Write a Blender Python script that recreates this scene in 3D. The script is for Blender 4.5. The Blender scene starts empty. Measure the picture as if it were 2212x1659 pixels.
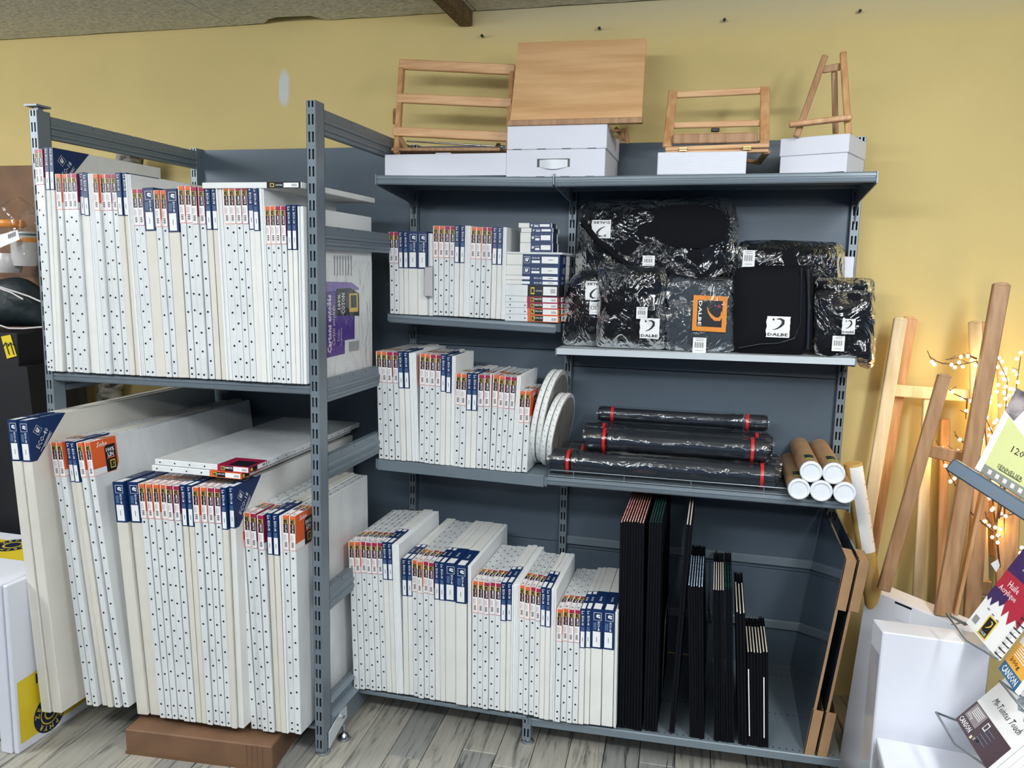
import bpy, math, random
from mathutils import Vector, Matrix
random.seed(11)
S = bpy.context.scene
C = S.collection
R = math.radians

# ------------------------------------------------------------ camera
F = 1727.76
YAW, PIT, ROL = -0.249451, 0.141542, -0.021678
HC = 1.618
cy, sy, cp, sp, cr, sr = math.cos(YAW), math.sin(YAW), math.cos(PIT), math.sin(PIT), math.cos(ROL), math.sin(ROL)
fwd = Vector((sy*cp, cy*cp, -sp)); rgt = Vector((cy, -sy, 0)); dwn = fwd.cross(rgt)
r2 = cr*rgt + sr*dwn; d2 = -sr*rgt + cr*dwn
cam_d = bpy.data.cameras.new('camera'); cam = bpy.data.objects.new('camera', cam_d); C.objects.link(cam)
m = Matrix.Identity(4)
for i in range(3):
    m[i][0] = r2[i]; m[i][1] = -d2[i]; m[i][2] = -fwd[i]
m[2][3] = HC
cam.matrix_world = m
cam_d.sensor_width = 36; cam_d.lens = F/2212*36; cam_d.clip_start = .05
S.camera = cam

def at(x, y, X=None, Y=None, Z=None):
    """pixel of the photograph -> point of the room on the plane X=, Y= or Z="""
    r = r2*((x-1106)/F) + d2*((y-829.5)/F) + fwd
    s = X/r.x if X is not None else Y/r.y if Y is not None else (Z-HC)/r.z
    return r*s + Vector((0, 0, HC))

# ------------------------------------------------------------ world and lights
w = bpy.data.worlds.new('World'); S.world = w; w.use_nodes = True
w.node_tree.nodes['Background'].inputs[0].default_value = (.42, .66, 1, 1)
w.node_tree.nodes['Background'].inputs[1].default_value = .2
def area(name, loc, sx, sy_, e, col=(1, 1, 1), rot=(0, 0, 0)):
    l = bpy.data.lights.new(name, 'AREA'); l.shape = 'RECTANGLE'; l.size = sx; l.size_y = sy_; l.energy = e; l.color = col
    o = bpy.data.objects.new(name, l); C.objects.link(o); o.location = loc; o.rotation_euler = rot
    return o
for p_, sx0, sy0, e0, r0 in (((-3.7, .9, 2.32), .2, 1.3, 52, (R(30), R(-12), 0)), ((1.0, .9, 2.32), .2, 1.3, 46, (R(34), 0, 0)), ((-1.0, .1, 2.32), 1.4, .2, 44, (R(34), 0, 0)), ((.6, -1.2, 2.32), 1.4, .2, 34, (R(25), 0, 0))):
    area('ceiling_lamp', p_, sx0, sy0, e0, (.93, .97, 1), r0)
    area('ceiling_fill_light', (p_[0], p_[1], p_[2]+.03), sx0, sy0, 30, (.95, .98, 1), (R(180), 0, 0))  # added upward fill that brightens the ceiling and upper wall
S.view_settings.view_transform = 'Standard'; S.view_settings.look = 'None'
S.view_settings.gamma = 1; S.view_settings.use_curve_mapping = False
S.view_settings.exposure = -0.18

# ------------------------------------------------------------ materials
def lin(c): return tuple(((v/255/12.92) if v/255 <= .04045 else ((v/255+.055)/1.055)**2.4) for v in c)
def mat(name, col, rough=.5, metal=0, var=None, bump=None, coat=0, spec=.5, emit=0, stretch=None, ecol=None):
    M = bpy.data.materials.new(name); M.use_nodes = True
    nt = M.node_tree; b = nt.nodes['Principled BSDF']
    c = (*lin(col), 1)
    b.inputs['Base Color'].default_value = c
    b.inputs['Roughness'].default_value = rough; b.inputs['Metallic'].default_value = metal
    b.inputs['Coat Weight'].default_value = coat; b.inputs['Coat Roughness'].default_value = .12
    b.inputs['Specular IOR Level'].default_value = spec
    if emit:
        b.inputs['Emission Color'].default_value = (*lin(ecol or col), 1); b.inputs['Emission Strength'].default_value = emit
    if var or bump:
        tc = nt.nodes.new('ShaderNodeTexCoord'); mp = nt.nodes.new('ShaderNodeMapping')
        nt.links.new(tc.outputs['Object'], mp.inputs[0])
        if stretch: mp.inputs['Scale'].default_value = stretch
    if var:
        sc, amt = var[:2]; c2 = var[2] if len(var) > 2 else tuple(v*(1-amt) for v in col)
        n = nt.nodes.new('ShaderNodeTexNoise'); n.inputs['Scale'].default_value = sc; n.inputs['Detail'].default_value = 5
        nt.links.new(mp.outputs[0], n.inputs['Vector'])
        cr_ = nt.nodes.new('ShaderNodeValToRGB'); cr_.color_ramp.elements[0].position = .35; cr_.color_ramp.elements[1].position = .65
        cr_.color_ramp.elements[0].color = (*lin(c2), 1); cr_.color_ramp.elements[1].color = c
        nt.links.new(n.outputs['Fac'], cr_.inputs[0]); nt.links.new(cr_.outputs[0], b.inputs['Base Color'])
    if bump:
        n = nt.nodes.new('ShaderNodeTexNoise'); n.inputs['Scale'].default_value = bump[0]; n.inputs['Detail'].default_value = 4
        nt.links.new(mp.outputs[0], n.inputs['Vector'])
        bp = nt.nodes.new('ShaderNodeBump'); bp.inputs['Strength'].default_value = bump[1]; bp.inputs['Distance'].default_value = bump[2]
        nt.links.new(n.outputs['Fac'], bp.inputs['Height']); nt.links.new(bp.outputs[0], b.inputs['Normal'])
    return M
def film_mat(name, alpha, scale, strength, rough=.1, soft=False):
    M = bpy.data.materials.new(name); M.use_nodes = True; nt = M.node_tree
    nt.nodes.remove(nt.nodes['Principled BSDF']); out = nt.nodes['Material Output']
    tr = nt.nodes.new('ShaderNodeBsdfTransparent'); gl = nt.nodes.new('ShaderNodeBsdfGlossy'); gl.inputs['Roughness'].default_value = rough
    fr = nt.nodes.new('ShaderNodeFresnel'); fr.inputs['IOR'].default_value = 1.5
    ad = nt.nodes.new('ShaderNodeMath'); ad.operation = 'ADD'; ad.inputs[1].default_value = alpha
    mx = nt.nodes.new('ShaderNodeMixShader')
    tc = nt.nodes.new('ShaderNodeTexCoord')
    n = nt.nodes.new('ShaderNodeTexNoise'); n.inputs['Scale'].default_value = scale; n.inputs['Detail'].default_value = 3; n.inputs['Distortion'].default_value = 2.0
    mp = nt.nodes.new('ShaderNodeMapping'); mp.inputs['Scale'].default_value = (1, 1, .7); mp.inputs['Rotation'].default_value = (.3, .5, .6)
    nt.links.new(tc.outputs['Object'], mp.inputs[0]); nt.links.new(mp.outputs[0], n.inputs['Vector'])
    bp = nt.nodes.new('ShaderNodeBump'); bp.inputs['Strength'].default_value = strength; bp.inputs['Distance'].default_value = .02
    nt.links.new(n.outputs['Fac'], bp.inputs['Height'])
    nt.links.new(bp.outputs[0], gl.inputs['Normal']); nt.links.new(bp.outputs[0], fr.inputs['Normal'])
    if soft:
        lw = nt.nodes.new('ShaderNodeLayerWeight'); lw.inputs['Blend'].default_value = .5; nt.links.new(bp.outputs[0], lw.inputs['Normal'])
        pw = nt.nodes.new('ShaderNodeMath'); pw.operation = 'POWER'; pw.inputs[1].default_value = 4; nt.links.new(lw.outputs['Facing'], pw.inputs[0])
        p2 = nt.nodes.new('ShaderNodeMath'); p2.operation = 'MULTIPLY_ADD'; p2.inputs[1].default_value = .8; p2.inputs[2].default_value = .05; nt.links.new(pw.outputs[0], p2.inputs[0]); fr = p2
    nt.links.new(fr.outputs[0], ad.inputs[0]); nt.links.new(ad.outputs[0], mx.inputs[0])
    nt.links.new(tr.outputs[0], mx.inputs[1]); nt.links.new(gl.outputs[0], mx.inputs[2])
    nt.links.new(mx.outputs[0], out.inputs['Surface'])
    return M
def wood(name, a, b_, rough=.5, sc=6, st=(9, 9, .9)):
    return mat(name, a, rough, var=(sc, 0, b_), bump=(60, .12, .002), stretch=st)

M = {}
M['wall'] = None
M['metal'] = mat('shelf_metal', (120, 132, 141), .38, .2, var=(3, .05), spec=.5)
M['metal_lit'] = mat('shelf_metal_lit', (206, 213, 218), .3, .15)  # paler copy of the shelf metal, bright light put into its colour
M['panel'] = mat('back_panel_paint', (84, 98, 111), .45, .05, var=(2.2, .06))
M['dark'] = mat('dark_gap', (14, 18, 26), .8)
M['chrome'] = mat('chrome', (190, 196, 202), .18, 1)
M['wire'] = mat('grey_wire', (140, 150, 158), .3, .6)
M['canvas'] = mat('canvas_white', (232, 234, 232), .62, var=(14, .03), bump=(350, .12, .0006))
M['canvas_film'] = mat('canvas_in_film', (228, 231, 232), .3, var=(18, .05), bump=(26, .35, .004), coat=.5, stretch=(1, 1, .35))
M['canvas_cream'] = mat('canvas_cream', (229, 229, 225), .6, var=(10, .03), bump=(300, .12, .0006))
M['canvas_beige'] = mat('canvas_beige', (219, 215, 205), .6, var=(10, .03), bump=(300, .12, .0006))
M['board'] = mat('board_white', (236, 238, 238), .5)
M['tack'] = mat('tack', (16, 18, 24), .4)
M['orange'] = mat('sleeve_orange', (226, 96, 44), .35)
M['orange_l'] = mat('sleeve_orange_edge', (220, 106, 56), .4)
M['crimson'] = mat('sleeve_crimson', (150, 22, 62), .35)
M['crimson_l'] = mat('sleeve_crimson_edge', (166, 34, 72), .4)
M['black'] = mat('print_black', (16, 18, 26), .4)
M['yellow'] = mat('print_yellow', (232, 200, 70), .4)
M['paper'] = mat('print_white', (236, 236, 236), .45)
M['ink'] = mat('print_grey', (120, 124, 130), .5)
M['navy'] = mat('sleeve_navy', (16, 46, 92), .42)
M['navy_d'] = mat('sleeve_navy_dark', (14, 30, 66), .32)
M['pale'] = mat('print_pale_blue', (120, 150, 190), .4)
M['wood'] = wood('beech_wood', (208, 162, 116), (184, 134, 88), .45)
M['wood_h'] = wood('beech_wood_cross', (222, 178, 130), (198, 148, 102), .45, st=(.9, 9, 9))
M['wood_board'] = wood('drawing_board_veneer', (226, 184, 136), (206, 160, 112), .4, sc=3, st=(1, 9, 9))
M['wood_brown'] = wood('beech_easel', (180, 140, 102), (154, 114, 78), .5)
M['pine'] = wood('pine_easel', (230, 210, 172), (214, 188, 144), .5)
M['carton_w'] = mat('white_carton', (218, 220, 230), .5, bump=(40, .08, .002))
M['carton'] = mat('brown_carton', (122, 90, 66), .7, var=(9, .12), bump=(60, .15, .002))
M['kraft'] = mat('kraft_card', (170, 134, 98), .65, var=(12, .1))
M['kraft_roll'] = mat('kraft_paper', (206, 168, 96), .55, var=(10, .1))
M['blackcloth'] = mat('black_fabric', (12, 14, 20), .85, bump=(500, .3, .001), spec=.2)
M['blackplastic'] = mat('black_plastic', (34, 40, 48), .12, spec=1, coat=.6)
M['blackcover'] = mat('portfolio_cover', (9, 11, 18), .75, spec=.15)
M['greycloth'] = mat('charcoal_cloth', (52, 60, 68), .8, bump=(60, .4, .004))
M['red'] = mat('ring_red', (196, 40, 40), .35)
M['film'] = film_mat('plastic_film', .03, 12, 1.0, .1)
M['film_s'] = film_mat('plastic_film_fine', .02, 22, .8, .15, True)
M['film_t'] = film_mat('plastic_film_tight', .0, 9, .6, .1, True)
M['green'] = mat('label_green', (166, 200, 60), .5)
M['capwhite'] = mat('tube_cap_white', (222, 226, 232), .35)
M['brass'] = mat('brass', (214, 188, 120), .25, 1)
M['backing'] = mat('raw_linen_backing', (128, 124, 116), .7)
M['purple'] = mat('print_purple', (88, 60, 150), .4)
M['purple_l'] = mat('print_purple_light', (140, 118, 190), .4)
M['sun'] = mat('print_sunny_yellow', (216, 190, 40), .45)
M['acrylic'] = mat('acrylic_sheet', (60, 70, 80), .08, .0, spec=1, coat=1)
M['mirror'] = mat('mirror_film_sheet', (120, 134, 148), .12, .9)
M['bulb'] = mat('lit_bulb', (255, 226, 170), .3, emit=14, ecol=(255, 232, 190))
M['twig'] = mat('twig_brown', (96, 66, 44), .7)
M['slate'] = mat('rack_slate', (62, 78, 92), .35, .2)
M['orange_b'] = mat('orange_plastic', (224, 140, 50), .35)
M['milk'] = mat('milky_plastic', (190, 186, 186), .3)

# bark
def bark():
    Mx = mat('birch_bark', (196, 190, 176), .8, var=(16, .0, (60, 54, 48)), bump=(30, .6, .01), stretch=(1, 1, 2.2)); return Mx
M['bark'] = bark()

# ------------------------------------------------------------ mesh helpers
TXT = {}
def text_geo(s, shear=0, bold=0):
    k = (s, shear, bold)
    if k not in TXT:
        c = bpy.data.curves.new('lettering', 'FONT'); c.body = s; c.size = 1; c.resolution_u = 1; c.shear = shear; c.offset = bold
        c.align_x = 'CENTER'; c.align_y = 'CENTER'
        o = bpy.data.objects.new('lettering', c)
        me = bpy.data.meshes.new_from_object(o)
        vs = [v.co.copy() for v in me.vertices]; fs = [tuple(p.vertices) for p in me.polygons]
        x0 = min(v.x for v in vs); x1 = max(v.x for v in vs); y0 = min(v.y for v in vs); y1 = max(v.y for v in vs)
        for v in vs: v.x -= (x0+x1)/2; v.y -= (y0+y1)/2
        bpy.data.meshes.remove(me); bpy.data.objects.remove(o); bpy.data.curves.remove(c)
        TXT[k] = (vs, fs, x1-x0, y1-y0)
    return TXT[k]

class MB:
    def __init__(s): s.v = []; s.f = []; s.m = []; s.sm = []; s.mats = []
    def mi(s, mt):
        if mt not in s.mats: s.mats.append(mt)
        return s.mats.index(mt)
    def add(s, vs, fs, mt, smooth=False):
        o = len(s.v); s.v += [tuple(v) for v in vs]; i = s.mi(mt)
        for f in fs: s.f.append(tuple(o+k for k in f)); s.m.append(i); s.sm.append(smooth)
        return s
    def box(s, a, b, mt, T=None):
        x0, y0, z0 = a; x1, y1, z1 = b
        vs = [Vector(p) for p in ((x0, y0, z0), (x1, y0, z0), (x1, y1, z0), (x0, y1, z0), (x0, y0, z1), (x1, y0, z1), (x1, y1, z1), (x0, y1, z1))]
        if T: vs = [T @ v for v in vs]
        return s.add(vs, [(0, 3, 2, 1), (4, 5, 6, 7), (0, 1, 5, 4), (1, 2, 6, 5), (2, 3, 7, 6), (3, 0, 4, 7)], mt)
    def cbox(s, a, b, c, mt, T=None):
        """box with chamfered edges"""
        vs = []; idx = {}
        for X in (0, 1):
            for Y in (0, 1):
                for Z in (0, 1):
                    p = [(a, b)[X][0], (a, b)[Y][1], (a, b)[Z][2]]; d = [c*(1-2*X), c*(1-2*Y), c*(1-2*Z)]
                    for ax in range(3):
                        q = p[:]
                        for k in range(3):
                            if k != ax: q[k] += d[k]
                        idx[(X, Y, Z, ax)] = len(vs); vs.append(T @ Vector(q) if T else Vector(q))
        fs = []
        for ax in range(3):
            o = [k for k in range(3) if k != ax]
            for sd in (0, 1):
                f = []
                for (i, j) in ((0, 0), (1, 0), (1, 1), (0, 1)):
                    k = [0, 0, 0]; k[ax] = sd; k[o[0]] = i; k[o[1]] = j; f.append(idx[(*k, ax)])
                if (sd == 0) != (ax == 1): f.reverse()
                fs.append(tuple(f))
            for i in (0, 1):
                for j in (0, 1):
                    k0 = [0, 0, 0]; k0[o[0]] = i; k0[o[1]] = j; k1 = k0[:]; k1[ax] = 1
                    fs.append((idx[(*k0, o[0])], idx[(*k1, o[0])], idx[(*k1, o[1])], idx[(*k0, o[1])]))
        for X in (0, 1):
            for Y in (0, 1):
                for Z in (0, 1): fs.append(tuple(idx[(X, Y, Z, k)] for k in range(3)))
        return s.add(vs, fs, mt)
    def prism(s, poly, vec, mt, smooth=False):
        n = len(poly); p = [Vector(q) for q in poly]; q = [a+Vector(vec) for a in p]
        return s.add(p+q, [tuple(range(n-1, -1, -1)), tuple(range(n, 2*n))]+[(i, (i+1) % n, n+(i+1) % n, n+i) for i in range(n)], mt, smooth)
    def poly(s, pts, mt): return s.add(pts, [tuple(range(len(pts)))], mt)
    def grid(s, P, mt, smooth=True, flip=False):
        n = len(P); k = len(P[0]); vs = [q for r in P for q in r]
        fs = [(i*k+j, i*k+j+1, (i+1)*k+j+1, (i+1)*k+j) for i in range(n-1) for j in range(k-1)]
        if flip: fs = [f[::-1] for f in fs]
        return s.add(vs, fs, mt, smooth)
    def tube(s, pts, r, mt, n=6, smooth=True, caps=True):
        pts = [Vector(p) for p in pts]; rr = r if isinstance(r, (list, tuple)) else [r]*len(pts)
        vs = []; up = None
        for i, p in enumerate(pts):
            t = (pts[min(i+1, len(pts)-1)]-pts[max(i-1, 0)]).normalized()
            if up is None:
                up = Vector((0, 0, 1)) if abs(t.z) < .9 else Vector((1, 0, 0))
            a = t.cross(up).normalized(); b = a.cross(t).normalized(); up = b
            for k in range(n):
                w_ = 2*math.pi*k/n; vs.append(p+(a*math.cos(w_)+b*math.sin(w_))*rr[i])
        fs = [(i*n+k, i*n+(k+1) % n, (i+1)*n+(k+1) % n, (i+1)*n+k) for i in range(len(pts)-1) for k in range(n)]
        s.add(vs, fs, mt, smooth)
        if caps:
            s.add(vs[:n], [tuple(range(n-1, -1, -1))], mt); s.add(vs[-n:], [tuple(range(n))], mt)
        return s
    def lathe(s, prof, T, mt, n=20, smooth=True):
        """prof: (radius, height) pairs about local z"""
        vs = [T @ Vector((r*math.cos(2*math.pi*k/n), r*math.sin(2*math.pi*k/n), h)) for r, h in prof for k in range(n)]
        fs = [(i*n+k, i*n+(k+1) % n, (i+1)*n+(k+1) % n, (i+1)*n+k) for i in range(len(prof)-1) for k in range(n)]
        s.add(vs, fs, mt, smooth)
        s.add(vs[:n], [tuple(range(n-1, -1, -1))], mt); s.add(vs[-n:], [tuple(range(n))], mt)
        return s
    def text(s, t, o, u, v, w_, h_, mt, shear=0, bold=.0, keep=True):
        """t centred on o, running along unit vector u, its height along v, fitted in w_ x h_"""
        vs, fs, W, H = text_geo(t, shear, bold)
        o, u, v = Vector(o), Vector(u).normalized(), Vector(v).normalized()
        sx = w_/W; sy_ = h_/H
        if keep: sx = sy_ = min(sx, sy_)
        return s.add([o+u*(p.x*sx)+v*(p.y*sy_) for p in vs], fs, mt)
    def swoosh(s, o, u, v, sz, mt, dot=None):
        """curved stroke of the shop's mark inside a sz x sz square whose lower left is o"""
        o, u, v = Vector(o), Vector(u), Vector(v)
        c = [(.42, .84, .015), (.62, .86, .05), (.78, .76, .085), (.78, .58, .08), (.66, .42, .06), (.48, .28, .035), (.25, .2, .012)]
        L = []; Rr = []
        for i, (x, y, r) in enumerate(c):
            a = c[max(i-1, 0)]; b = c[min(i+1, len(c)-1)]; tx, ty = b[0]-a[0], b[1]-a[1]; l = math.hypot(tx, ty); nx, ny = -ty/l, tx/l
            L.append((x+nx*r, y+ny*r)); Rr.append((x-nx*r, y-ny*r))
        q = lambda p: o+u*(p[0]*sz)+v*(p[1]*sz)
        for i in range(len(c)-1): s.poly([q(L[i]), q(Rr[i]), q(Rr[i+1]), q(L[i+1])], mt)
        if dot: s.poly([q((.2, .76)), q((.3, .76)), q((.3, .87)), q((.2, .87))], dot)
        return s
    def mesh(s, name):
        me = bpy.data.meshes.new(name); me.from_pydata(s.v, [], s.f)
        for mt in s.mats: me.materials.append(mt)
        me.polygons.foreach_set('material_index', s.m); me.polygons.foreach_set('use_smooth', s.sm)
        me.update(); return me
    def build(s, name, parent=None, T=None):
        return link(name, s.mesh(name), parent, T)

def link(name, me, parent=None, T=None):
    o = bpy.data.objects.new(name, me); C.objects.link(o)
    if parent: o.parent = parent
    if T is not None: o.matrix_local = T
    return o
def thing(name, label, cat, loc=(0, 0, 0), group=None):
    o = bpy.data.objects.new(name, None); C.objects.link(o); o.location = loc; o.empty_display_size = .05
    return tag(o, label, cat, group)
def tag(o, label, cat, group=None):
    o['label'] = label; o['category'] = cat
    if group: o['group'] = group
    return o
def struct(o): o['kind'] = 'structure'; return o
def stuff(o): o['kind'] = 'stuff'; return o
T3 = Matrix.Translation
def frame(o, u, v, n):
    """matrix with axes u, v, n at o"""
    A = Matrix.Identity(4)
    for i in range(3): A[i][0] = u[i]; A[i][1] = v[i]; A[i][2] = n[i]; A[i][3] = o[i]
    return A
def beam(mb, a, b, w_, d, mt, side=(0, 1, 0), round_top=False):
    """bar from a to b: d thick along side, w_ wide across"""
    a, b = Vector(a), Vector(b); t = (b-a); L = t.length; t.normalize()
    n = Vector(side); n = (n-t*n.dot(t)).normalized(); u = n.cross(t)
    A = frame(a, u, n, t)
    mb.cbox((-w_/2, -d/2, 0), (w_/2, d/2, L), min(.003, d*.2, w_*.2), mt, A)
    if round_top:
        k = 8; pts = [A @ Vector((w_/2*math.cos(math.pi*i/k), -d/2, L-.002+w_*.22*math.sin(math.pi*i/k))) for i in range(k+1)]
        mb.prism(pts, n*d, mt)
    return mb
ORD = ['first', 'second', 'third', 'fourth', 'fifth', 'sixth', 'seventh', 'eighth', 'ninth', 'tenth', 'eleventh', 'twelfth', 'thirteenth']

# ============================================================ SETTING
# wall with yellow paint, bare plaster band above it
wm = mat('yellow_wall_paint', (214, 193, 130), .75, var=(1.6, .04), bump=(220, .12, .001))
nt = wm.node_tree; b = nt.nodes['Principled BSDF']
ramp = b.inputs['Base Color'].links[0].from_node
tc = nt.nodes.new('ShaderNodeTexCoord'); sx = nt.nodes.new('ShaderNodeSeparateXYZ'); nt.links.new(tc.outputs['Object'], sx.inputs[0])
nz = nt.nodes.new('ShaderNodeTexNoise'); nz.inputs['Scale'].default_value = 6; nt.links.new(tc.outputs['Object'], nz.inputs['Vector'])
ma = nt.nodes.new('ShaderNodeMath'); ma.operation = 'MULTIPLY_ADD'; ma.inputs[1].default_value = .06; nt.links.new(nz.outputs['Fac'], ma.inputs[0]); nt.links.new(sx.outputs[2], ma.inputs[2])
xr = nt.nodes.new('ShaderNodeMapRange'); xr.inputs[1].default_value = -1.1; xr.inputs[2].default_value = -.9; nt.links.new(sx.outputs[0], xr.inputs[0])
zr = nt.nodes.new('ShaderNodeMapRange'); zr.inputs[1].default_value = 2.50; zr.inputs[2].default_value = 2.62; nt.links.new(ma.outputs[0], zr.inputs[0])
mu = nt.nodes.new('ShaderNodeMath'); mu.operation = 'MULTIPLY'; nt.links.new(xr.outputs[0], mu.inputs[0]); nt.links.new(zr.outputs[0], mu.inputs[1])
mx = nt.nodes.new('ShaderNodeMixRGB'); nt.links.new(mu.outputs[0], mx.inputs[0]); nt.links.new(ramp.outputs[0], mx.inputs[1]); mx.inputs[2].default_value = (*lin((196, 184, 146)), 1)
# filler patch on the paint
p0 = at(613, 190, Y=3.16)
vm = nt.nodes.new('ShaderNodeVectorMath'); vm.operation = 'SUBTRACT'; vm.inputs[1].default_value = p0; nt.links.new(tc.outputs['Object'], vm.inputs[0])
vs_ = nt.nodes.new('ShaderNodeVectorMath'); vs_.operation = 'MULTIPLY'; vs_.inputs[1].default_value = (38, 0, 15); nt.links.new(vm.outputs[0], vs_.inputs[0])
vl = nt.nodes.new('ShaderNodeVectorMath'); vl.operation = 'LENGTH'; nt.links.new(vs_.outputs[0], vl.inputs[0])
nf = nt.nodes.new('ShaderNodeMath'); nf.operation = 'MULTIPLY_ADD'; nf.inputs[1].default_value = 1.6; nt.links.new(nz.outputs['Fac'], nf.inputs[0]); nt.links.new(vl.outputs['Value'], nf.inputs[2])
pr = nt.nodes.new('ShaderNodeMapRange'); pr.inputs[1].default_value = 1.9; pr.inputs[2].default_value = 1.5; nt.links.new(nf.outputs[0], pr.inputs[0])
m2 = nt.nodes.new('ShaderNodeMixRGB'); nt.links.new(pr.outputs[0], m2.inputs[0]); nt.links.new(mx.outputs[0], m2.inputs[1]); m2.inputs[2].default_value = (*lin((205, 208, 206)), 1)
nt.links.new(m2.outputs[0], b.inputs['Base Color'])
struct(MB().box((-5, 3.16, 0), (3, 3.26, 2.9), wm).build('wall_back'))
plain = mat('painted_wall', (205, 198, 175), .8)
struct(MB().box((-5.1, -2.5, 0), (-5, 3.26, 2.9), plain).build('wall_left'))
# nails in the wall
for k, (x, y) in enumerate(((1044, 80), (1296, 64), (1565, 46), (1856, 27))):
    p = at(x, y, Y=3.155)
    o = MB().tube([p, p+Vector((0, -.02, .002))], .003, M['tack'], 6).lathe([(.006, 0), (.006, .002)], frame(p+Vector((0, -.018, 0)), (1, 0, 0), (0, 0, 1), (0, -1, 0)), M['tack'], 8).build('nail')
    tag(o, ORD[k]+' nail from the left in the bare strip high on the yellow wall', 'nail', 'nails high on the wall')
# ceiling: fibre boards with a ragged edge, and a timber beam
cm = mat('fibre_ceiling', (222, 222, 212), .85, var=(45, .12), bump=(55, .9, .006))
ceil = struct(MB().box((-5, -2.5, 2.70), (3, 3.16, 2.8), mat('ceiling_void', (110, 105, 95), .9)).build('ceiling'))
xs = [-5, -3.75, -2.05, -.98, .2, 1.6, 3]
for i in range(6):
    x0, x1 = xs[i]+.003, xs[i+1]-.003; z0 = 2.615
    edge = []
    nn = 22
    for k in range(nn+1):
        x = x0+(x1-x0)*k/nn; y = 3.152-random.random()*.012
        if i == 2 and -1.88 < x < -1.62: y -= .05+random.random()*.03
        edge.append((x, y, z0))
    MB().prism([(x0, -2.5, z0), (x1, -2.5, z0)]+edge[::-1], (0, 0, .03), cm).build('ceiling_board', ceil)
bp_ = at(1012, 50, Y=3.12)
struct(beam(MB(), (bp_.x-.02, 3.15, 2.595), (bp_.x-.02, -1, 2.62), .055, .07, wood('old_timber', (120, 98, 66), (84, 66, 44), .8), side=(0, 0, 1)).build('trim_1'))

# floor planks
fl = struct(MB().box((-5, -2.5, -.05), (3, 3.26, -.006), M['dark']).build('floor'))
def plank_mat(k, base, dark):
    Mx = bpy.data.materials.new('weathered_plank'); Mx.use_nodes = True; nt = Mx.node_tree; b = nt.nodes['Principled BSDF']
    b.inputs['Roughness'].default_value = .42
    tc = nt.nodes.new('ShaderNodeTexCoord'); mp = nt.nodes.new('ShaderNodeMapping'); mp.inputs['Scale'].default_value = (13, 1.0, 1); mp.inputs['Location'].default_value = (k*3.1, k*1.7, 0)
    nt.links.new(tc.outputs['Object'], mp.inputs[0])
    n = nt.nodes.new('ShaderNodeTexNoise'); n.inputs['Scale'].default_value = 4; n.inputs['Detail'].default_value = 9; n.inputs['Roughness'].default_value = .68; n.inputs['Distortion'].default_value = .5
    nt.links.new(mp.outputs[0], n.inputs['Vector'])
    cr_ = nt.nodes.new('ShaderNodeValToRGB'); e = cr_.color_ramp.elements; e[0].position = .34; e[0].color = (*lin(dark), 1); e[1].position = .72; e[1].color = (*lin(tuple(min(255, v*1.1) for v in base)), 1)
    q = e.new(.47); q.color = (*lin(base), 1)
    nt.links.new(n.outputs['Fac'], cr_.inputs[0]); nt.links.new(cr_.outputs[0], b.inputs['Base Color'])
    bp = nt.nodes.new('ShaderNodeBump'); bp.inputs['Strength'].default_value = .25; bp.inputs['Distance'].default_value = .004
    nt.links.new(n.outputs['Fac'], bp.inputs['Height']); nt.links.new(bp.outputs[0], b.inputs['Normal'])
    return Mx
PM = [plank_mat(k, c, d) for k, (c, d) in enumerate((((152, 149, 140), (78, 80, 80)), ((140, 138, 133), (62, 66, 68)), ((162, 158, 147), (88, 88, 84)), ((132, 132, 128), (54, 58, 60))))]
rot = Matrix.Rotation(R(2.6), 4, 'Z')
org = T3((-1.104, 2.2, 0)) @ rot
for c in range(-14, 15):
    pit = .118; x0 = c*pit
    off = {0: None}.get(c)
    start = -.9+((c*37) % 7)*.13
    if c == 1: start = .10-.9*1
    if c == 3: start = .19-.9*1
    yy = start
    while yy < 1.0:
        ln = .9
        y0, y1 = max(yy, -.75), min(yy+ln, .95)
        if y1 > y0+.02:
            mb = MB(); mb.cbox((x0+.0012, y0+.0012, -.008), (x0+pit-.0012, y1-.0012, 0), .0018, random.choice(PM))
            link('plank', mb.mesh('plank'), fl, org)
        yy += ln

# ============================================================ SHELVING
def post_mb(x, y, z0, z1, w_=.03, d=.055, slots=True, front=True):
    """steel upright with two columns of real slots in its front face"""
    mb = MB(); mt = M['metal']
    cols = [-w_/2, -.0088, -.0032, .0032, .0088, w_/2]
    yf = y
    z = z0; P = .05
    mb.box((x-w_/2, yf+.0015, z0), (x-w_/2+.0015, yf+d, z1), mt); mb.box((x+w_/2-.0015, yf+.0015, z0), (x+w_/2, yf+d, z1), mt)
    mb.box((x-w_/2, yf+d-.0015, z0), (x+w_/2, yf+d, z1), mt)
    mb.box((x-w_/2+.002, yf+.02, z0), (x+w_/2-.002, yf+.022, z1), M['dark'])
    while z < z1-.001:
        h = min(P, z1-z); a = z+min(.012, h); b_ = z+min(.042, h)
        for (za, zb, holes) in ((z, a, 0), (a, b_, 1), (b_, z+h, 0)):
            if zb-za < .0005: continue
            if not holes: mb.add([(x-w_/2, yf, za), (x+w_/2, yf, za), (x+w_/2, yf, zb), (x-w_/2, yf, zb)], [(0, 1, 2, 3)], mt)
            else:
                for i in (0, 2, 4): mb.add([(x+cols[i], yf, za), (x+cols[i+1], yf, za), (x+cols[i+1], yf, zb), (x+cols[i], yf, zb)], [(0, 1, 2, 3)], mt)
        z += P
    mb.box((x-w_/2, yf, z0), (x-w_/2+.0008, yf+.002, z1), mt); mb.box((x+w_/2-.0008, yf, z0), (x+w_/2, yf+.002, z1), M['metal_lit'])  # pale strip paints a highlight along the right edge
    mb.box((x-w_/2, yf, z1), (x+w_/2, yf+d, z1+.002), mt)
    return mb
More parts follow.
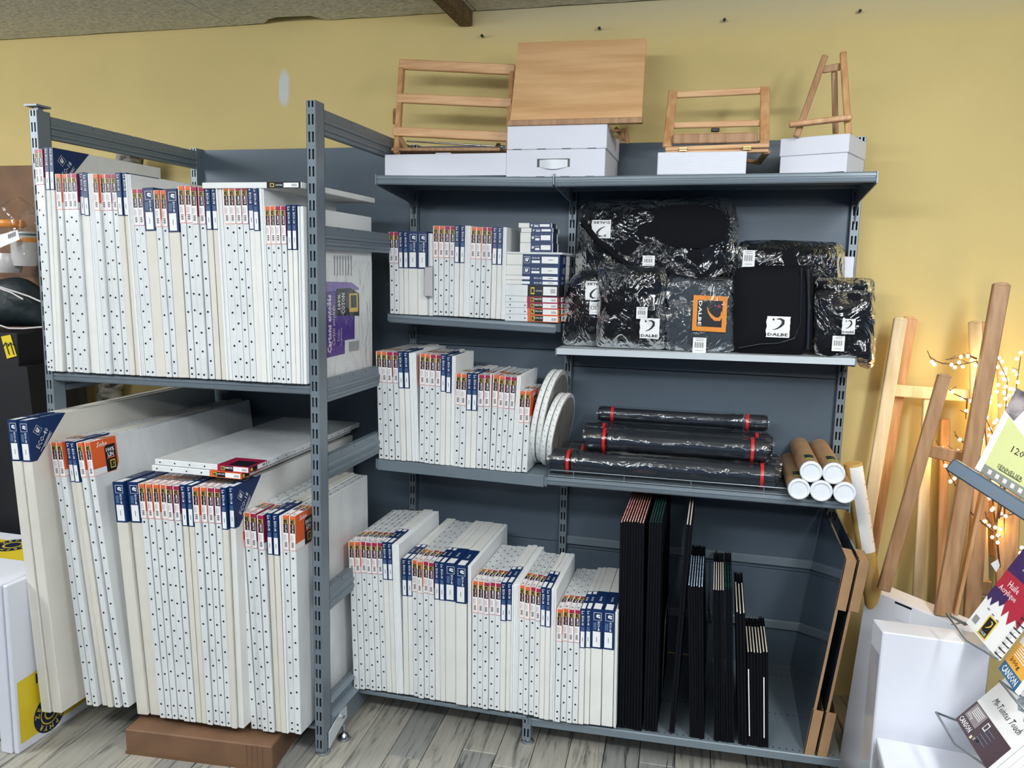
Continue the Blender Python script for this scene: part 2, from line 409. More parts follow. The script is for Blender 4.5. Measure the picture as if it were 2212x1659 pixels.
def foot_mb(x, y, z=.045):
    return MB().lathe([(.022, 0), (.024, .004), (.012, .02), (.006, .026), (.006, z)], T3((x, y, 0)), M['chrome'], 16)
def rail_mb(x, y0, y1, z0, z1, sgn=1):
    """side rail: folded profile with two ridges, notches cut in its top"""
    h = z1-z0; t = .022; o = .005*sgn
    prof = [(0, 0), (0, .14), (o, .18), (o, .3), (0, .34), (0, .44), (o, .48), (o, .6), (0, .64), (0, .86)]
    pts = [(x+sgn*t/2+a, y0, z0+b_*h) for a, b_ in prof]+[(x-sgn*t/2, y0, z0+.86*h), (x-sgn*t/2, y0, z0)]
    mb = MB().prism(pts, (0, y1-y0, 0), M['metal'])
    y = y0
    while y < y1-.01:
        e = min(y+.094, y1); mb.box((x-t/2, y, z0+.86*h), (x+t/2, e, z1), M['metal']); y += .1
    return mb
YP = 3.085     # face of the back panels
du = thing('deep_shelving_unit', 'deep grey metal shelving unit with slotted front posts and side rails, packed with canvases', 'shelving unit', (-1.7, 2.65, 0))
def part(mb, name, parent):
    o = mb.build(name, parent); o.matrix_parent_inverse = parent.matrix_basis.inverted() if parent.type == 'EMPTY' else Matrix.Identity(4)
    return o
XL, XR = -2.2, -1.2
YF = 2.228
for x in (XL, XR): part(post_mb(x, YF, .02, 2.1), 'post', du)
part(post_mb(XL, YP-.03, .02, 2.1), 'post', du)
cap = MB().box((XL-.024, YF-.01, 2.112), (XL+.026, YF+.05, 2.118), M['metal']).box((XL-.004, YF+.01, 2.1), (XL+.012, YF+.03, 2.114), M['metal'])
o = part(cap, 'cap', du)
for x, y in ((XL, YF+.028), (XR, YF+.028), (XL, 3.05)): part(foot_mb(x, y, .03), 'foot', du)
def rz(p, q, X): return at(*p, X=X).z, at(*q, X=X).z
rr_ = [((694.5, 233.5), (695.6, 288.5)), ((699, 487), (701, 538)), ((705, 822), (706, 870)), ((708, 986), (710, 1037)), ((709.5, 1272), (710.5, 1322))]
for a, b_ in rr_:
    zt, zb = rz(a, b_, XR+.015); part(rail_mb(XR, YF+.055, YP-.03, zb, zt), 'side_rail', du)
a, b_ = (102, 250), (102.6, 298.7); zt, zb = rz(a, b_, XL+.015)
part(rail_mb(XL, YF+.055, YP-.03, zb, zt), 'side_rail', du)
part(rail_mb(XL, YF+.055, YP-.03, 1.17, 1.235), 'side_rail', du)
# bottom beam of the right frame with its folded lip
part(MB().prism([(XR-.012, YF+.055, .03), (XR+.016, YF+.055, .03), (XR+.016, YF+.055, .105), (XR+.03, YF+.055, .118), (XR+.006, YF+.055, .128), (XR+.006, YF+.055, .158), (XR+.018, YF+.055, .166), (XR+.004, YF+.055, .175), (XR-.012, YF+.055, .175)], (0, .8, 0), M['metal']), 'bottom_beam', du)
bf = part(MB().prism([(XR+.018, YF+.03, .02), (XR+.018, YF+.16, .06), (XR+.018, YF+.16, .1), (XR+.018, YF+.12, .105), (XR+.018, YF+.03, .075)], (.004, 0, 0), M['metal_lit']), 'foot_bracket', du)
part(MB().lathe([(.008, 0), (.008, .007), (.005, .011)], frame((XR+.022, YF+.12, .085), (0, 1, 0), (0, 0, 1), (1, 0, 0)), M['chrome'], 6, False), 'bolt', du)
part(foot_mb(XR+.03, YF+.12, .05), 'foot', du)
# upper shelf of deep unit
zU0 = at(101, 803, Y=YF).z; zU1 = at(676, 833, Y=YF).z
def shelf_mb(x0, x1, y0, y1, za, zb, lip, ridge=True, mt=None, holes=0):
    """folded steel shelf whose top runs from height za at x0 to zb at x1"""
    mt = mt or M['metal']; mb = MB()
    def pr(pts):  # profile in y,z (z relative to the top) swept along x
        n = len(pts)
        mb.add([(x0, y, za+z) for y, z in pts]+[(x1, y, zb+z) for y, z in pts], [tuple(range(n-1, -1, -1)), tuple(range(n, 2*n))]+[(i, (i+1) % n, n+(i+1) % n, n+i) for i in range(n)], mt)
    if ridge:
        pr([(y1, 0), (y1, -.006), (y0+.03, -.006), (y0+.03, -lip+.004), (y0+.004, -lip), (y0, -lip+.004), (y0-.002, -lip*.55), (y0+.003, -lip*.5), (y0+.003, -lip*.42), (y0-.001, -lip*.38), (y0, -.004), (y0+.004, 0)])
    else:
        pr([(y1, 0), (y1, -.006), (y0+.02, -.006), (y0+.02, -lip), (y0, -lip), (y0, -.003), (y0+.003, 0)])
    if holes:
        k = int((x1-x0)/.02); r = .0028
        for yy in holes:
            for i in range(1, k):
                x = x0+(x1-x0)*i/k; z = za+(zb-za)*i/k+.0004
                mb.add([(x+r*1.3*math.cos(a*math.pi/3), yy+r*math.sin(a*math.pi/3), z) for a in range(6)], [tuple(range(6))], M['dark'])
    # stiffening folds below
    for yy in (y0+(y1-y0)*.4, y0+(y1-y0)*.8):
        pr([(yy, -.006), (yy+.02, -.006), (yy+.02, -.018), (yy, -.018)])
    return mb
part(shelf_mb(XL+.015, XR-.015, YF+.005, YP, zU0, zU1, .03), 'shelf', du)
part(shelf_mb(XL+.015, XR-.015, YF+.01, YP, .098, .098, .008), 'base_shelf', du)
BPz = at(433, 324.5, Y=YP).z
part(MB().box((XL+.015, YP, .12), (XR-.015, YP+.02, BPz), M['panel']), 'back_panel', du)

gd = thing('bay_shelving', 'grey metal wall shelving of two bays with back panels, lipped shelves and slotted uprights', 'shelving unit', (-.4, 2.8, 0))
X0, X1, X2 = -1.2, -.556, .446
for x in (X0, X1, X2): part(post_mb(x, YP-.028, .02, BPz, d=.05), 'post', gd)
seam1 = at(1000, 747, Y=YP).z; seam2 = at(1160, 1165, Y=YP).z
for (x0, x1) in ((X0, X1), (X1, X2)):
    zs = [.12, seam2, seam1, BPz] if x0 == X0 else [.12, seam2-.02, 1.25, BPz]
    for a, b_ in zip(zs, zs[1:]):
        part(MB().cbox((x0+.015, YP, a+.001), (x1-.015, YP+.018, b_-.001), .002, M['panel']), 'back_panel', gd)
za = at(1222, 1154, Y=YP).z; zb = at(1222, 1172, Y=YP).z
part(MB().cbox((X1+.015, YP-.016, zb), (X2-.015, YP-.001, za), .004, M['metal']), 'cross_rail', gd)
za = at(1445, 1308, Y=YP).z; zb = at(1445, 1326, Y=YP).z
part(MB().cbox((X1+.015, YP-.02, zb), (X2-.015, YP-.001, za), .004, M['metal']), 'cross_rail', gd)
def bracket(x, y0, zf, drop_f, zb, t=.004):
    return MB().prism([(x, y0, zf), (x, y0, zf-drop_f), (x, y0+.03, zf-drop_f-.004), (x, YP-.09, zb+.035), (x, YP-.05, zb+.01), (x, YP-.03, zb-.03), (x, YP-.022, zb-.05), (x, YP-.022, zf)], (t, 0, 0), M['metal'])
# top shelf
Y40 = 2.69
t0 = at(813, 378, Y=Y40).z; t1 = at(1200, 382, Y=Y40).z; t1b = at(1209, 381.5, Y=Y40).z; t2 = at(1896, 370, Y=Y40).z
part(shelf_mb(X0+.004, X1-.004, Y40, YP, t0, t1, .032), 'shelf', gd)
part(shelf_mb(X1+.004, X2-.002, Y40, YP, t1b, t2, .032), 'shelf', gd)
for x in (X0, X1-.002, X2-.003): part(bracket(x, Y40-.004, t0+.003 if x < -1 else t2+.001, .036, t2-.1), 'bracket', gd)
# second tier
Y30 = 2.80
s1 = [at(838, 677, Y=Y30).z, at(1203, 700, Y=Y30).z]
part(shelf_mb(X0+.004, X1-.004, Y30, YP, s1[0], s1[1], .034), 'shelf', gd)
s1r = [at(1202, 752, Y=Y30).z, at(1854, 775, Y=Y30).z]
part(shelf_mb(X1+.004, X2-.002, Y30, YP, s1r[0], s1r[1], .022, False, M['metal_lit']), 'shelf', gd)  # light falling on this lip is painted in by the paler metal
for x, z in ((X0, s1[0]), (X1-.004, s1[1]), (X1+.0005, s1r[0]), (X2-.003, s1r[1])): part(bracket(x, Y30-.003, z, .026, z-.08), 'bracket', gd)
# third tier
s2 = [at(813, 991, Y=Y40).z, at(1180, 1028, Y=Y40).z]
part(shelf_mb(X0+.004, X1-.006, Y40, YP, s2[0], s2[1], .041, False), 'shelf', gd)
s2r = [at(1185, 1031, Y=Y40).z, at(1831, 1084, Y=Y40).z]
part(shelf_mb(X1+.004, X2-.002, Y40, YP, s2r[0], s2r[1], .028), 'shelf', gd)
for x, z in ((X0, s2[0]), (X1-.004, s2[1]), (X1+.0005, s2r[0]), (X2-.003, s2r[1])): part(bracket(x, Y40-.004, z, .034, z-.09), 'bracket', gd)
# wire guard
gm = MB(); a = Vector((X1+.01, Y40+.008, s2r[0])); b_ = Vector((X2-.012, Y40+.008, s2r[1])); up = Vector((0, 0, .026))
gm.tube([a, a+up*.8, a+up+(b_-a)*.006, b_+up-(b_-a)*.006, b_+up*.8, b_], .002, M['wire'], 6)
gm.tube([a+Vector((0, 0, .004)), b_+Vector((0, 0, .004))], .002, M['wire'], 6)
for k in (.09, .27, .5, .74, .95): gm.tube([a+(b_-a)*k, a+(b_-a)*k+up], .0017, M['wire'], 6)
part(gm, 'wire_guard', gd)
# base
Y60 = 2.49
b0 = [at(766, 1487, Y=Y60).z-.001, at(1143, 1548, Y=Y60).z-.001]; b1 = [at(1150, 1553, Y=Y60).z, at(1815, 1641, Y=Y60).z]
part(shelf_mb(X0+.016, X1-.002, Y60, YP, b0[0], b0[1], .013, False), 'base_shelf', gd)
part(shelf_mb(X1+.002, X2+.002, Y60, YP, b1[0], b1[1], .026, False, None, (Y60+.02, 2.72, 3.0)), 'base_shelf', gd)
part(post_mb(X1, Y60-.004, .022, .098, w_=.03, d=.05), 'leg', gd); part(foot_mb(X1, Y60+.022, .024), 'foot', gd)
part(post_mb(X2-.01, Y60+.004, .022, .082, w_=.025, d=.05), 'leg', gd); part(foot_mb(X2-.01, Y60+.03, .024), 'foot', gd)
for x in (X0, X1, X2-.01): part(MB().box((x-.01, Y60+.06, .04), (x+.01, YP, .08), M['metal']), 'base_beam', gd)

# ============================================================ CANVASES
WID = {'o': .0192, 'm': .0192, 'b': .0178, 'B': .038, 'w': .0045, 'W': .02}
H_A, H_E = .113, .134
def sleeve_mesh(k):
    mb = MB(); w_ = WID[k]; t = .0004
    fx = (1, 0, 0); up = (0, 0, 1)
    def fr(x0, x1, z0, z1, mt, e=0):  # decal on the front
        y = -.0007-e*.0002; mb.add([(x0*w_, y, z0), (x1*w_, y, z0), (x1*w_, y, z1), (x0*w_, y, z1)], [(0, 1, 2, 3)], mt)
    def tp(x0, x1, y0, y1, mt, e=0):  # decal on the top
        z = .0007+e*.0002; mb.add([(x0*w_, y0, z), (x1*w_, y0, z), (x1*w_, y1, z), (x0*w_, y1, z)], [(0, 1, 2, 3)], mt)
    if k in 'om':
        H = H_A; c = M['orange'] if k == 'o' else M['crimson']; cl = M['orange_l'] if k == 'o' else M['crimson_l']
        mb.box((.0, -.0005, -H), (w_, 0, 0), M['paper']); mb.box((0, 0, 0), (w_, H, .0005), M['paper'])
        fr(.13, 1, -H, -H*.0, cl); fr(.17, .96, -H*.985, -H*.1, M['paper'], .3); tp(.13, 1, 0, H, cl); tp(.17, .96, H*.015, H*.9, M['paper'], .3)
        poly = [(0, 0), (H, 0), (H, -H*.78), (H*.86, -H), (0, -H)]
        mb.prism([(w_, y, z) for y, z in poly], (.0003, 0, 0), c); mb.prism([(-.0003, y, z) for y, z in poly], (.0003, 0, 0), c)
        tx = 'MIXTE' if k == 'm' else '100% LIN'
        fr(.17, .92, -H*.5, -H*.1, M['black'], .6); fr(.16, .84, -H*.235, -H*.115, M['yellow'], 1); fr(.23, .77, -H*.225, -H*.125, M['black'], 2)
        mb.swoosh((.32*w_, -.0013, -H*.215), Vector(fx), Vector(up), w_*.36, M['yellow'])
        mb.text(tx, (.6*w_, -.0011, -H*.365), (0, 0, -1), (1, 0, 0), H*.23, w_*.32, M['paper'], bold=.02)
        mb.text('Soho', (.27*w_, -.0011, -H*.365), (0, 0, -1), (1, 0, 0), H*.14, w_*.2, cl, shear=.3)
        pass
        for i in range(9): fr(.3, .7, -H*(.92-i*.018), -H*(.92-i*.018-(.006+.005*(i % 3))), M['black'], 1)
        for i in range(3): fr(.2+i*.17, .25+i*.17, -H*.72, -H*.55, M['ink'], 1)
        tp(.17, .92, H*.5, H*.9, M['black'], .6); tp(.16, .84, H*.765, H*.885, M['yellow'], 1); tp(.28, .72, H*.785, H*.865, M['black'], 2)
        for i in range(7): tp(.3, .7, H*(.08+i*.02), H*(.09+i*.02), M['black'], 1)
        mb.text(tx, (.6*w_, H*.63, .0011), (0, 1, 0), (1, 0, 0), H*.23, w_*.3, M['paper'], bold=.02)
        # large face on the right side
        X = w_+.0005; n1 = (0, 1, 0)
        def sd(pts, mt, e=0): mb.add([(X+e*.0002, y*H, -z*H) for y, z in pts], [tuple(range(len(pts)))], mt)
        sd([(.5, .98), (.5, .26), (.58, .2), (.93, .2), (.93, .88), (.86, .98)], M['black'])
        sd([(.0, .99), (0, .8), (.5, .8), (.5, .99)], M['paper'])
        sd([(.66, .9), (.66, .66), (.86, .66), (.86, .9)], M['yellow'], 1); sd([(.685, .87), (.685, .69), (.835, .69), (.835, .87)], M['black'], 2)
        mb.swoosh((X+.0007, .70*H, -.85*H), Vector((0, 1, 0)), Vector((0, 0, 1)), .12*H, M['yellow'])
        mb.text('Soho', (X+.0003, .42*H, -.13*H), n1, up, .42*H, .17*H, M['paper'], shear=.35, bold=.02)
        mb.text('100%' if k == 'o' else 'MIXTE', (X+.0003, .715*H, -.345*H), n1, up, .36*H, .13*H, M['paper'], bold=.03)
        mb.text('LIN' if k == 'o' else 'COTON', (X+.0003, .715*H, -.49*H), n1, up, .3*H, .12*H, M['paper'], bold=.03)
        sd([(.56, .6), (.56, .565), (.87, .565), (.87, .6)], cl, 1)
        for i in range(4): sd([(.08, .62+i*.04), (.08, .605+i*.04), (.4, .605+i*.04), (.4, .62+i*.04)], cl, 1)
    else:
        H = H_E; c = M['navy']; K = .155
        mb.box((0, -.0005, -H), (w_, 0, 0), c); mb.box((0, 0, 0), (w_, K, .0005), c)
        poly = [(0, 0), (K, 0), (0, -K)]
        poly = [(0, 0), (K, 0), (K*.14, -H), (0, -H)]
        mb.prism([(w_, y, z) for y, z in poly], (.0003, 0, 0), c); mb.prism([(-.0003, y, z) for y, z in poly], (.0003, 0, 0), c)
        if k == 'b':
            mb.text('ECO-18', (.5*w_, -.001, -H*.29), (0, 0, -1), (1, 0, 0), H*.26, w_*.42, M['paper'], bold=.02)
            mb.text('Le', (.5*w_, -.001, -H*.085), (0, 0, -1), (1, 0, 0), H*.09, w_*.5, M['paper'], bold=.01)
            fr(.14, .86, -H*.975, -H*.57, M['paper']); fr(.44, .56, -H*.83, -H*.72, M['ink'], 1)
            for i in range(3): fr(.25+i*.2, .32+i*.2, -H*.56, -H*.45, M['pale'], 1)
            tp(.14, .86, .004, .05, M['paper']); tp(.14, .86, .128, .15, M['paper'])
            mb.text('ECO-18', (.5*w_, .085, .001), (0, 1, 0), (1, 0, 0), H*.24, w_*.4, M['paper'], bold=.02)
        else:
            fr(.2, .9, -H*.27, -H*.07, M['paper']); fr(.23, .87, -H*.262, -H*.078, M['navy'], 1)
            mb.text('u', (.6*w_, -.0013, -H*.165), (0, 0, -1), (1, 0, 0), H*.15, w_*.36, M['paper'], shear=.3, bold=.05)
            mb.text('ECO-40', (.66*w_, -.0011, -H*.42), (0, 0, -1), (1, 0, 0), H*.24, w_*.2, M['paper'], bold=.02)
            for i in range(3): fr(.2+i*.1, .24+i*.1, -H*.52, -H*.33, M['pale'], 1)
            fr(.14, .82, -H*.96, -H*.56, M['paper']); fr(.46, .52, -H*.83, -H*.7, M['ink'], 1)
            tp(.14, .82, .004, .05, M['paper']); mb.text('ECO-40', (.5*w_, .09, .001), (0, 1, 0), (1, 0, 0), H*.26, w_*.3, M['paper'], bold=.02)
        X = w_+.0006; q = math.sqrt(.5); uu = Vector((0, .62, .78)).normalized(); vv = Vector((0, -.78, .62))
        o = Vector((X, .035, -.037)); s_ = .026
        for r_, mt, e in ((1.0, M['paper'], 0), (.92, M['navy'], 1)):
            mb.add([o+Vector((e*.0003, 0, 0))+uu*(a*s_*r_/2)+vv*(b_*s_*r_/2) for a, b_ in ((-1, -1), (1, -1), (1, 1), (-1, 1))], [(0, 1, 2, 3)], mt)
        mb.text('u', o+Vector((.0006, 0, 0)), uu, vv, s_*.8, s_*.6, M['paper'], shear=.3, bold=.05)
        mb.text('ECO-18' if k == 'b' else 'ECO-40', (X, .05, -.066), uu, vv, .072, .02, M['paper'], bold=-.0)
        for i, l in enumerate((.075, .05, .05)):
            mb.add([Vector((X, .062+i*.006, -.078+i*.002))+uu*a+vv*b_ for a, b_ in ((-l/2, -.0007), (l/2, -.0007), (l/2, .0007), (-l/2, .0007))], [(0, 1, 2, 3)], M['paper'])
    return mb.mesh('label_sleeve')
SLEEVE = {k: sleeve_mesh(k) for k in 'ombB'}
KIND = {'o': 'orange-banded canvas', 'm': 'crimson-banded canvas', 'b': 'narrow navy-sleeved canvas', 'B': 'thick navy-sleeved canvas', 'w': 'thin white canvas board', 'W': 'plain white canvas'}
def tack_mesh(h, dep, w_, var):
    mb = MB(); st = .052+.004*var; z = h-H_A-.012-var*.013
    def disc(c, u, v):
        mb.add([Vector(c)+Vector(u)*(.0035*math.cos(a*math.pi/4))+Vector(v)*(.0035*math.sin(a*math.pi/4)) for a in range(8)], [tuple(range(8))], M['tack'])
    while z > .03:
        disc((w_*.5, -.0006, z), (1, 0, 0), (0, 0, 1)); z -= st
    disc((w_*.5, -.0006, .014), (1, 0, 0), (0, 0, 1))
    y = H_A+.02+var*.012
    while y < dep-.02:
        disc((w_*.5, y, h+.0006), (1, 0, 0), (0, 1, 0)); y += st
    return mb.mesh('tacks')
NC = 0
def row(items, yf, tl, tr, bl, br, depth, phrase, lab=None):
    """a row of canvases standing on edge; tl, tr, bl, br: pixels of the row's front corners on the plane y=yf"""
    global NC
    TL, TR, BL, BR = (at(*p, Y=yf) for p in (tl, tr, bl, br))
    ws = [WID[k] for k in items]; S_ = sum(ws); c = 0; cnt = {}; cache = {}
    kb = (BR.x-BL.x)/S_; kt = (TR.x-TL.x)/S_; k_ = min(kb, kt)
    tot = {k: items.count(k) for k in set(items)}
    for k in items:
        wn = WID[k]; f = (c+.0)/S_
        xb, xt = BL.x+c*kb, TL.x+c*kt; zb, zt = BL.z+(BR.z-BL.z)*f, TL.z+(TR.z-TL.z)*f
        if k in 'bB': zt += .004
        if k == 'w': zt += .002
        c += wn
        h = math.hypot(xt-xb, zt-zb); ang = math.atan2(xt-xb, zt-zb)
        th = wn*min(k_, 1.12)*.955
        hq = round(h*250)/250; key = (k, hq)
        if key not in cache:
            mt = {'o': M['canvas_film'], 'm': M['canvas_film'], 'b': M['canvas_beige'] if 'left shelf' in phrase and random.random() < .6 else M['canvas_cream'], 'B': M['canvas_beige'] if 'left shelf' in phrase else M['canvas_cream'], 'w': M['board'], 'W': M['canvas']}[k]
            dp = depth*(.97 if k in 'om' else 1)
            cache[key] = (MB().cbox((0, 0, 0), (wn, dp, hq), min(.0016, wn*.3), mt).mesh('stretched_canvas'),
                          [tack_mesh(hq, dp, wn, v) for v in range(3)] if k in 'om' else None)
        me, tk = cache[key]
        jy = random.uniform(-.006, .005)
        Tm = T3((xb, yf+jy, zb)) @ Matrix.Rotation(ang, 4, 'Y') @ Matrix.Rotation(R(random.uniform(-.05, .06)), 4, 'Z') @ Matrix.Diagonal((th/wn, 1, 1, 1))
        nm = 'canvas_board' if k == 'w' else 'stretched_canvas'
        o = link(nm, me, None, Tm)
        cnt[k] = cnt.get(k, 0)+1
        n = ORD[cnt[k]-1]+' ' if tot[k] > 1 else ''
        tag(o, n+KIND[k]+(' from left' if tot[k] > 1 else '')+', '+phrase, 'board' if k == 'w' else 'canvas', 'canvases standing in the '+phrase)
        if k in SLEEVE: link('label_sleeve', SLEEVE[k], o, T3((0, 0, hq)))
        if tk: stuff(link('tacks', tk[NC % 3 if k == 'o' else (NC+1) % 3], o))
        NC += 1
def z1(x, y): return (x/2.5529, 200+y/2.5529)
def z2(x, y): return (x/1.977, 820+y/1.977)
def z3(x, y): return (560+x/2.7657, 180+y/2.7657)
def z4(x, y): return (640+x/3.3177, 700+y/3.3177)
def z5(x, y): return (640+x/2.7236, 1050+y/2.7236)
def z6(x, y): return (1180+x/2.989, 380+y/2.989)
def z7(x, y): return (1160+x/2.989, 780+y/2.989)
def z8(x, y): return (1300+x/2.68, 1040+y/2.68)
# upper shelf of the deep unit
YU = 2.212
def zb_(x): return 1535+(x-258)/(1725-258)*77
for it, t0_, t1_, ty, b0_, b1_, dp, ph in (
    ('mmbb', 185, 300, 310, 258, 350, .52, 'far-left tallest row, upper left shelf'),
    ('oommbbwwww', 305, 514, 449, 372, 588, .56, 'second row, upper left shelf'),
    ('oommbbwww', 514, 716, 451, 590, 800, .60, 'third row, upper left shelf'),
    ('mmBooB', 724, 976, 536, 802, 1040, .50, 'fourth row with thick canvases, upper left shelf'),
    ('oommbbwwww', 976, 1226, 519, 1042, 1287, .50, 'fifth row, upper left shelf'),
    ('oommbbwww', 1228, 1452, 520, 1289, 1500, .48, 'sixth row, upper left shelf'),
    ('oommbbwwwww', 1458, 1672, 628, 1502, 1690, .49, 'seventh shortest row, upper left shelf')):
    row(it, YU, z1(t0_, ty), z1(t1_, ty+2), z1(b0_, zb_(b0_)), z1(b1_, zb_(b1_)), dp, ph)
# lower part of the deep unit, canvases jutting out in front
row('BB', 2.045, z2(37, 178), z2(120, 184), z2(183, 1416), z2(270, 1424), .98, 'largest leaning pair, lower left shelf')
row('oobboo', 2.10, z2(216, 268), z2(386, 272), z2(370, 1390), z2(556, 1405), .94, 'leaning row, lower left shelf')
row('BBoooommbboommbb', 2.125, z2(484, 440), z2(1000, 467), z2(590, 1426), z2(1040, 1494), .84, 'long middle row, lower left shelf')
row('oommbbwoo', 2.165, z2(1004, 568), z2(1268, 586), z2(1070, 1494), z2(1288, 1516), .55, 'row beside the front post, lower left shelf')
# second tier, left bay
row('mmbbBBwwww', 2.79, z3(775, 892), z3(1036, 897), z3(782, 1376), z3(1036, 1390), .22, 'left row, second shelf down')
row('oommbbwwww', 2.79, z3(1041, 852), z3(1263, 856), z3(1040, 1386), z3(1250, 1397), .22, 'middle row, second shelf down')
row('oommbbwww', 2.79, z3(1265, 858), z3(1478, 864), z3(1250, 1398), z3(1464, 1412), .22, 'right row, second shelf down')
# third tier, left bay
row('oommbbwwwww', 2.687, z4(570, 195), z4(852, 215), z4(590, 965), z4(878, 990), .33, 'tall left row, third shelf down')
row('oommbbwww', 2.687, z4(886, 213), z4(1140, 238), z4(880, 990), z4(1128, 1020), .22, 'second row, third shelf down')
row('oobbmmw', 2.687, z4(1143, 354), z4(1400, 366), z4(1128, 1020), z4(1380, 1042), .27, 'lower third row, third shelf down')
row('oommwww', 2.687, z4(1413, 366), z4(1612, 380), z4(1385, 1044), z4(1568, 1060), .27, 'lower fourth row, third shelf down')
row('oo', 2.687, z4(1600, 482), z4(1680, 486), z4(1570, 1060), z4(1655, 1067), .2, 'shortest pair, third shelf down')
# base
row('oommmmbbwwwww', 2.472, z5(311, 325), z5(602, 347), z5(342, 1190), z5(630, 1225), .41, 'first row, base shelf')
row('bboommbbBBwww', 2.472, z5(618, 432), z5(1030, 478), z5(632, 1228), z5(1028, 1297), .48, 'second row with thick canvases, base shelf')
row('oommmbbwwwww', 2.472, z5(1036, 556), z5(1312, 585), z5(1030, 1298), z5(1300, 1334), .39, 'third row, base shelf')
row('oommbbwwww', 2.472, z5(1313, 586), z5(1532, 612), z5(1302, 1335), z5(1518, 1383), .35, 'fourth row, base shelf')
row('oommbbBBww', 2.472, z5(1535, 720), z5(1892, 748), z5(1520, 1382), z5(1880, 1424), .39, 'fifth row beside the black portfolios, base shelf')

# canvases lying flat
def flat_canvas(p, ux, W_, D_, T_, mt, k, label, zrot=0, film=True, swap=False, lx=None):
    """canvas lying flat: p = front left bottom corner, W_ along its front"""
    A = T3(p) @ Matrix.Rotation(zrot, 4, 'Z')
    o = MB().cbox((0, 0, 0), (W_, D_, T_), .0016, mt).build('stretched_canvas', None, A)
    tag(o, label, 'canvas', 'canvases lying flat')
    H = H_A if k in 'omc' else H_E
    if k:
        mb = MB(); c, cl = {'o': (M['orange'], M['orange_l']), 'm': (M['crimson'], M['crimson_l']), 'b': (M['navy'], M['navy']), 'B': (M['navy'], M['navy']), 'c': (M['black'], M['black'])}[k]
        if lx is None: lx = W_-H
        x0 = lx; x1 = lx+H; L = x1 >= W_-.001
        mb.box((x0, -.0006, 0), (x1, 0, T_), cl)
        mb.box((x0, 0, T_), (x1, H*.9, T_+.0005), c)
        if L: mb.box((W_, 0, 0), (W_+.0006, H*.9, T_), cl)
        def fr(a, b_, z0, z1_, m_, e=0):
            y = -.0008-e*.0002; mb.add([(x0+a*H, y, z0*T_), (x0+b_*H, y, z0*T_), (x0+b_*H, y, z1_*T_), (x0+a*H, y, z1_*T_)], [(0, 1, 2, 3)], m_)
        def sd(a, b_, z0, z1_, m_, e=0):
            x = W_+.0008+e*.0002; mb.add([(x, a*H, z0*T_), (x, b_*H, z0*T_), (x, b_*H, z1_*T_), (x, a*H, z1_*T_)], [(0, 1, 2, 3)], m_)
        if k in 'om':
            fr(.1, .5, .1, .9, M['black']); fr(.5, .97, .1, .9, M['paper']); fr(.115, .235, .18, .82, M['yellow'], 1); fr(.13, .22, .27, .73, M['black'], 2)
            mb.swoosh((x0+.13*H, -.0014, .25*T_), Vector((1, 0, 0)), Vector((0, 0, 1)), T_*.5, M['yellow'])
            for i in range(8): fr(.78+i*.02, .788+i*.02, .25, .65, M['black'], 1)
            mb.text('MIXTE' if k == 'm' else '100% LIN', (x0+.365*H, -.0012, .6*T_), (1, 0, 0), (0, 0, 1), H*.22, T_*.35, M['paper'], bold=.02)
            sd(.04, .4, .12, .88, M['black']); sd(.4, .86, .12, .88, M['paper']); sd(.06, .16, .25, .75, M['yellow'], 1)
            for i in range(6): sd(.66+i*.025, .675+i*.025, .3, .7, M['black'], 1)
            mb.box((x0+.3*H, .004, T_+.0005), (x0+H*.94, H*.6, T_+.0009), M['black'])
        elif k == 'c':
            fr(.5, .94, .12, .88, M['paper']); fr(.1, .22, .2, .8, M['yellow'], 1); fr(.12, .2, .3, .7, M['black'], 2)
            for i in range(8): fr(.74+i*.02, .748+i*.02, .3, .7, M['black'], 1)
            mb.text('COTON', (x0+.36*H, -.0012, .5*T_), (1, 0, 0), (0, 0, 1), H*.2, T_*.4, M['paper'], bold=.02)
        elif k == 'b':
            fr(.56, .97, .15, .85, M['paper']); fr(.0, .21, .2, .8, M['paper']); fr(.7, .84, .45, .58, M['ink'], 1)
            mb.text('ECO-18', (x0+.43*H, -.001, .5*T_), (1, 0, 0), (0, 0, 1), H*.2, T_*.5, M['paper'], bold=.02)
            if L: sd(.3, .6, .2, .8, M['ink'])
        else:
            fr(.52, .96, .2, .8, M['paper']); fr(.04, .2, .2, .82, M['paper']); fr(.046, .194, .225, .795, M['navy'], 1); fr(.25, .47, .22, .45, M['paper']); fr(.7, .82, .48, .54, M['ink'], 1)
            mb.text('u', (x0+.12*H, -.0014, .52*T_), (1, 0, 0), (0, 0, 1), H*.1, T_*.36, M['paper'], shear=.3, bold=.05)
            mb.text('ECO-40', (x0+.36*H, -.001, .68*T_), (1, 0, 0), (0, 0, 1), H*.2, T_*.28, M['paper'], bold=.02)
            if L: sd(.45, .75, .2, .8, M['ink'])
        mb.build('label_sleeve', o)
    if k in 'om' and k:
        mb = MB(); n = int(W_/.055)
        for i in range(n):
            x = .02+i*.055
            if x > lx-.008: break
            mb.add([(x+.0027*math.cos(a*math.pi/4), -.0008, T_/2+.0027*math.sin(a*math.pi/4)) for a in range(8)], [tuple(range(8))], M['tack'])
        y = H_A
        while y < D_-.02:
            mb.add([(W_+.0008, y+.0027*math.cos(a*math.pi/4), T_/2+.0027*math.sin(a*math.pi/4)) for a in range(8)], [tuple(range(8))], M['tack']); y += .055
        stuff(mb.build('tacks', o))
    return o
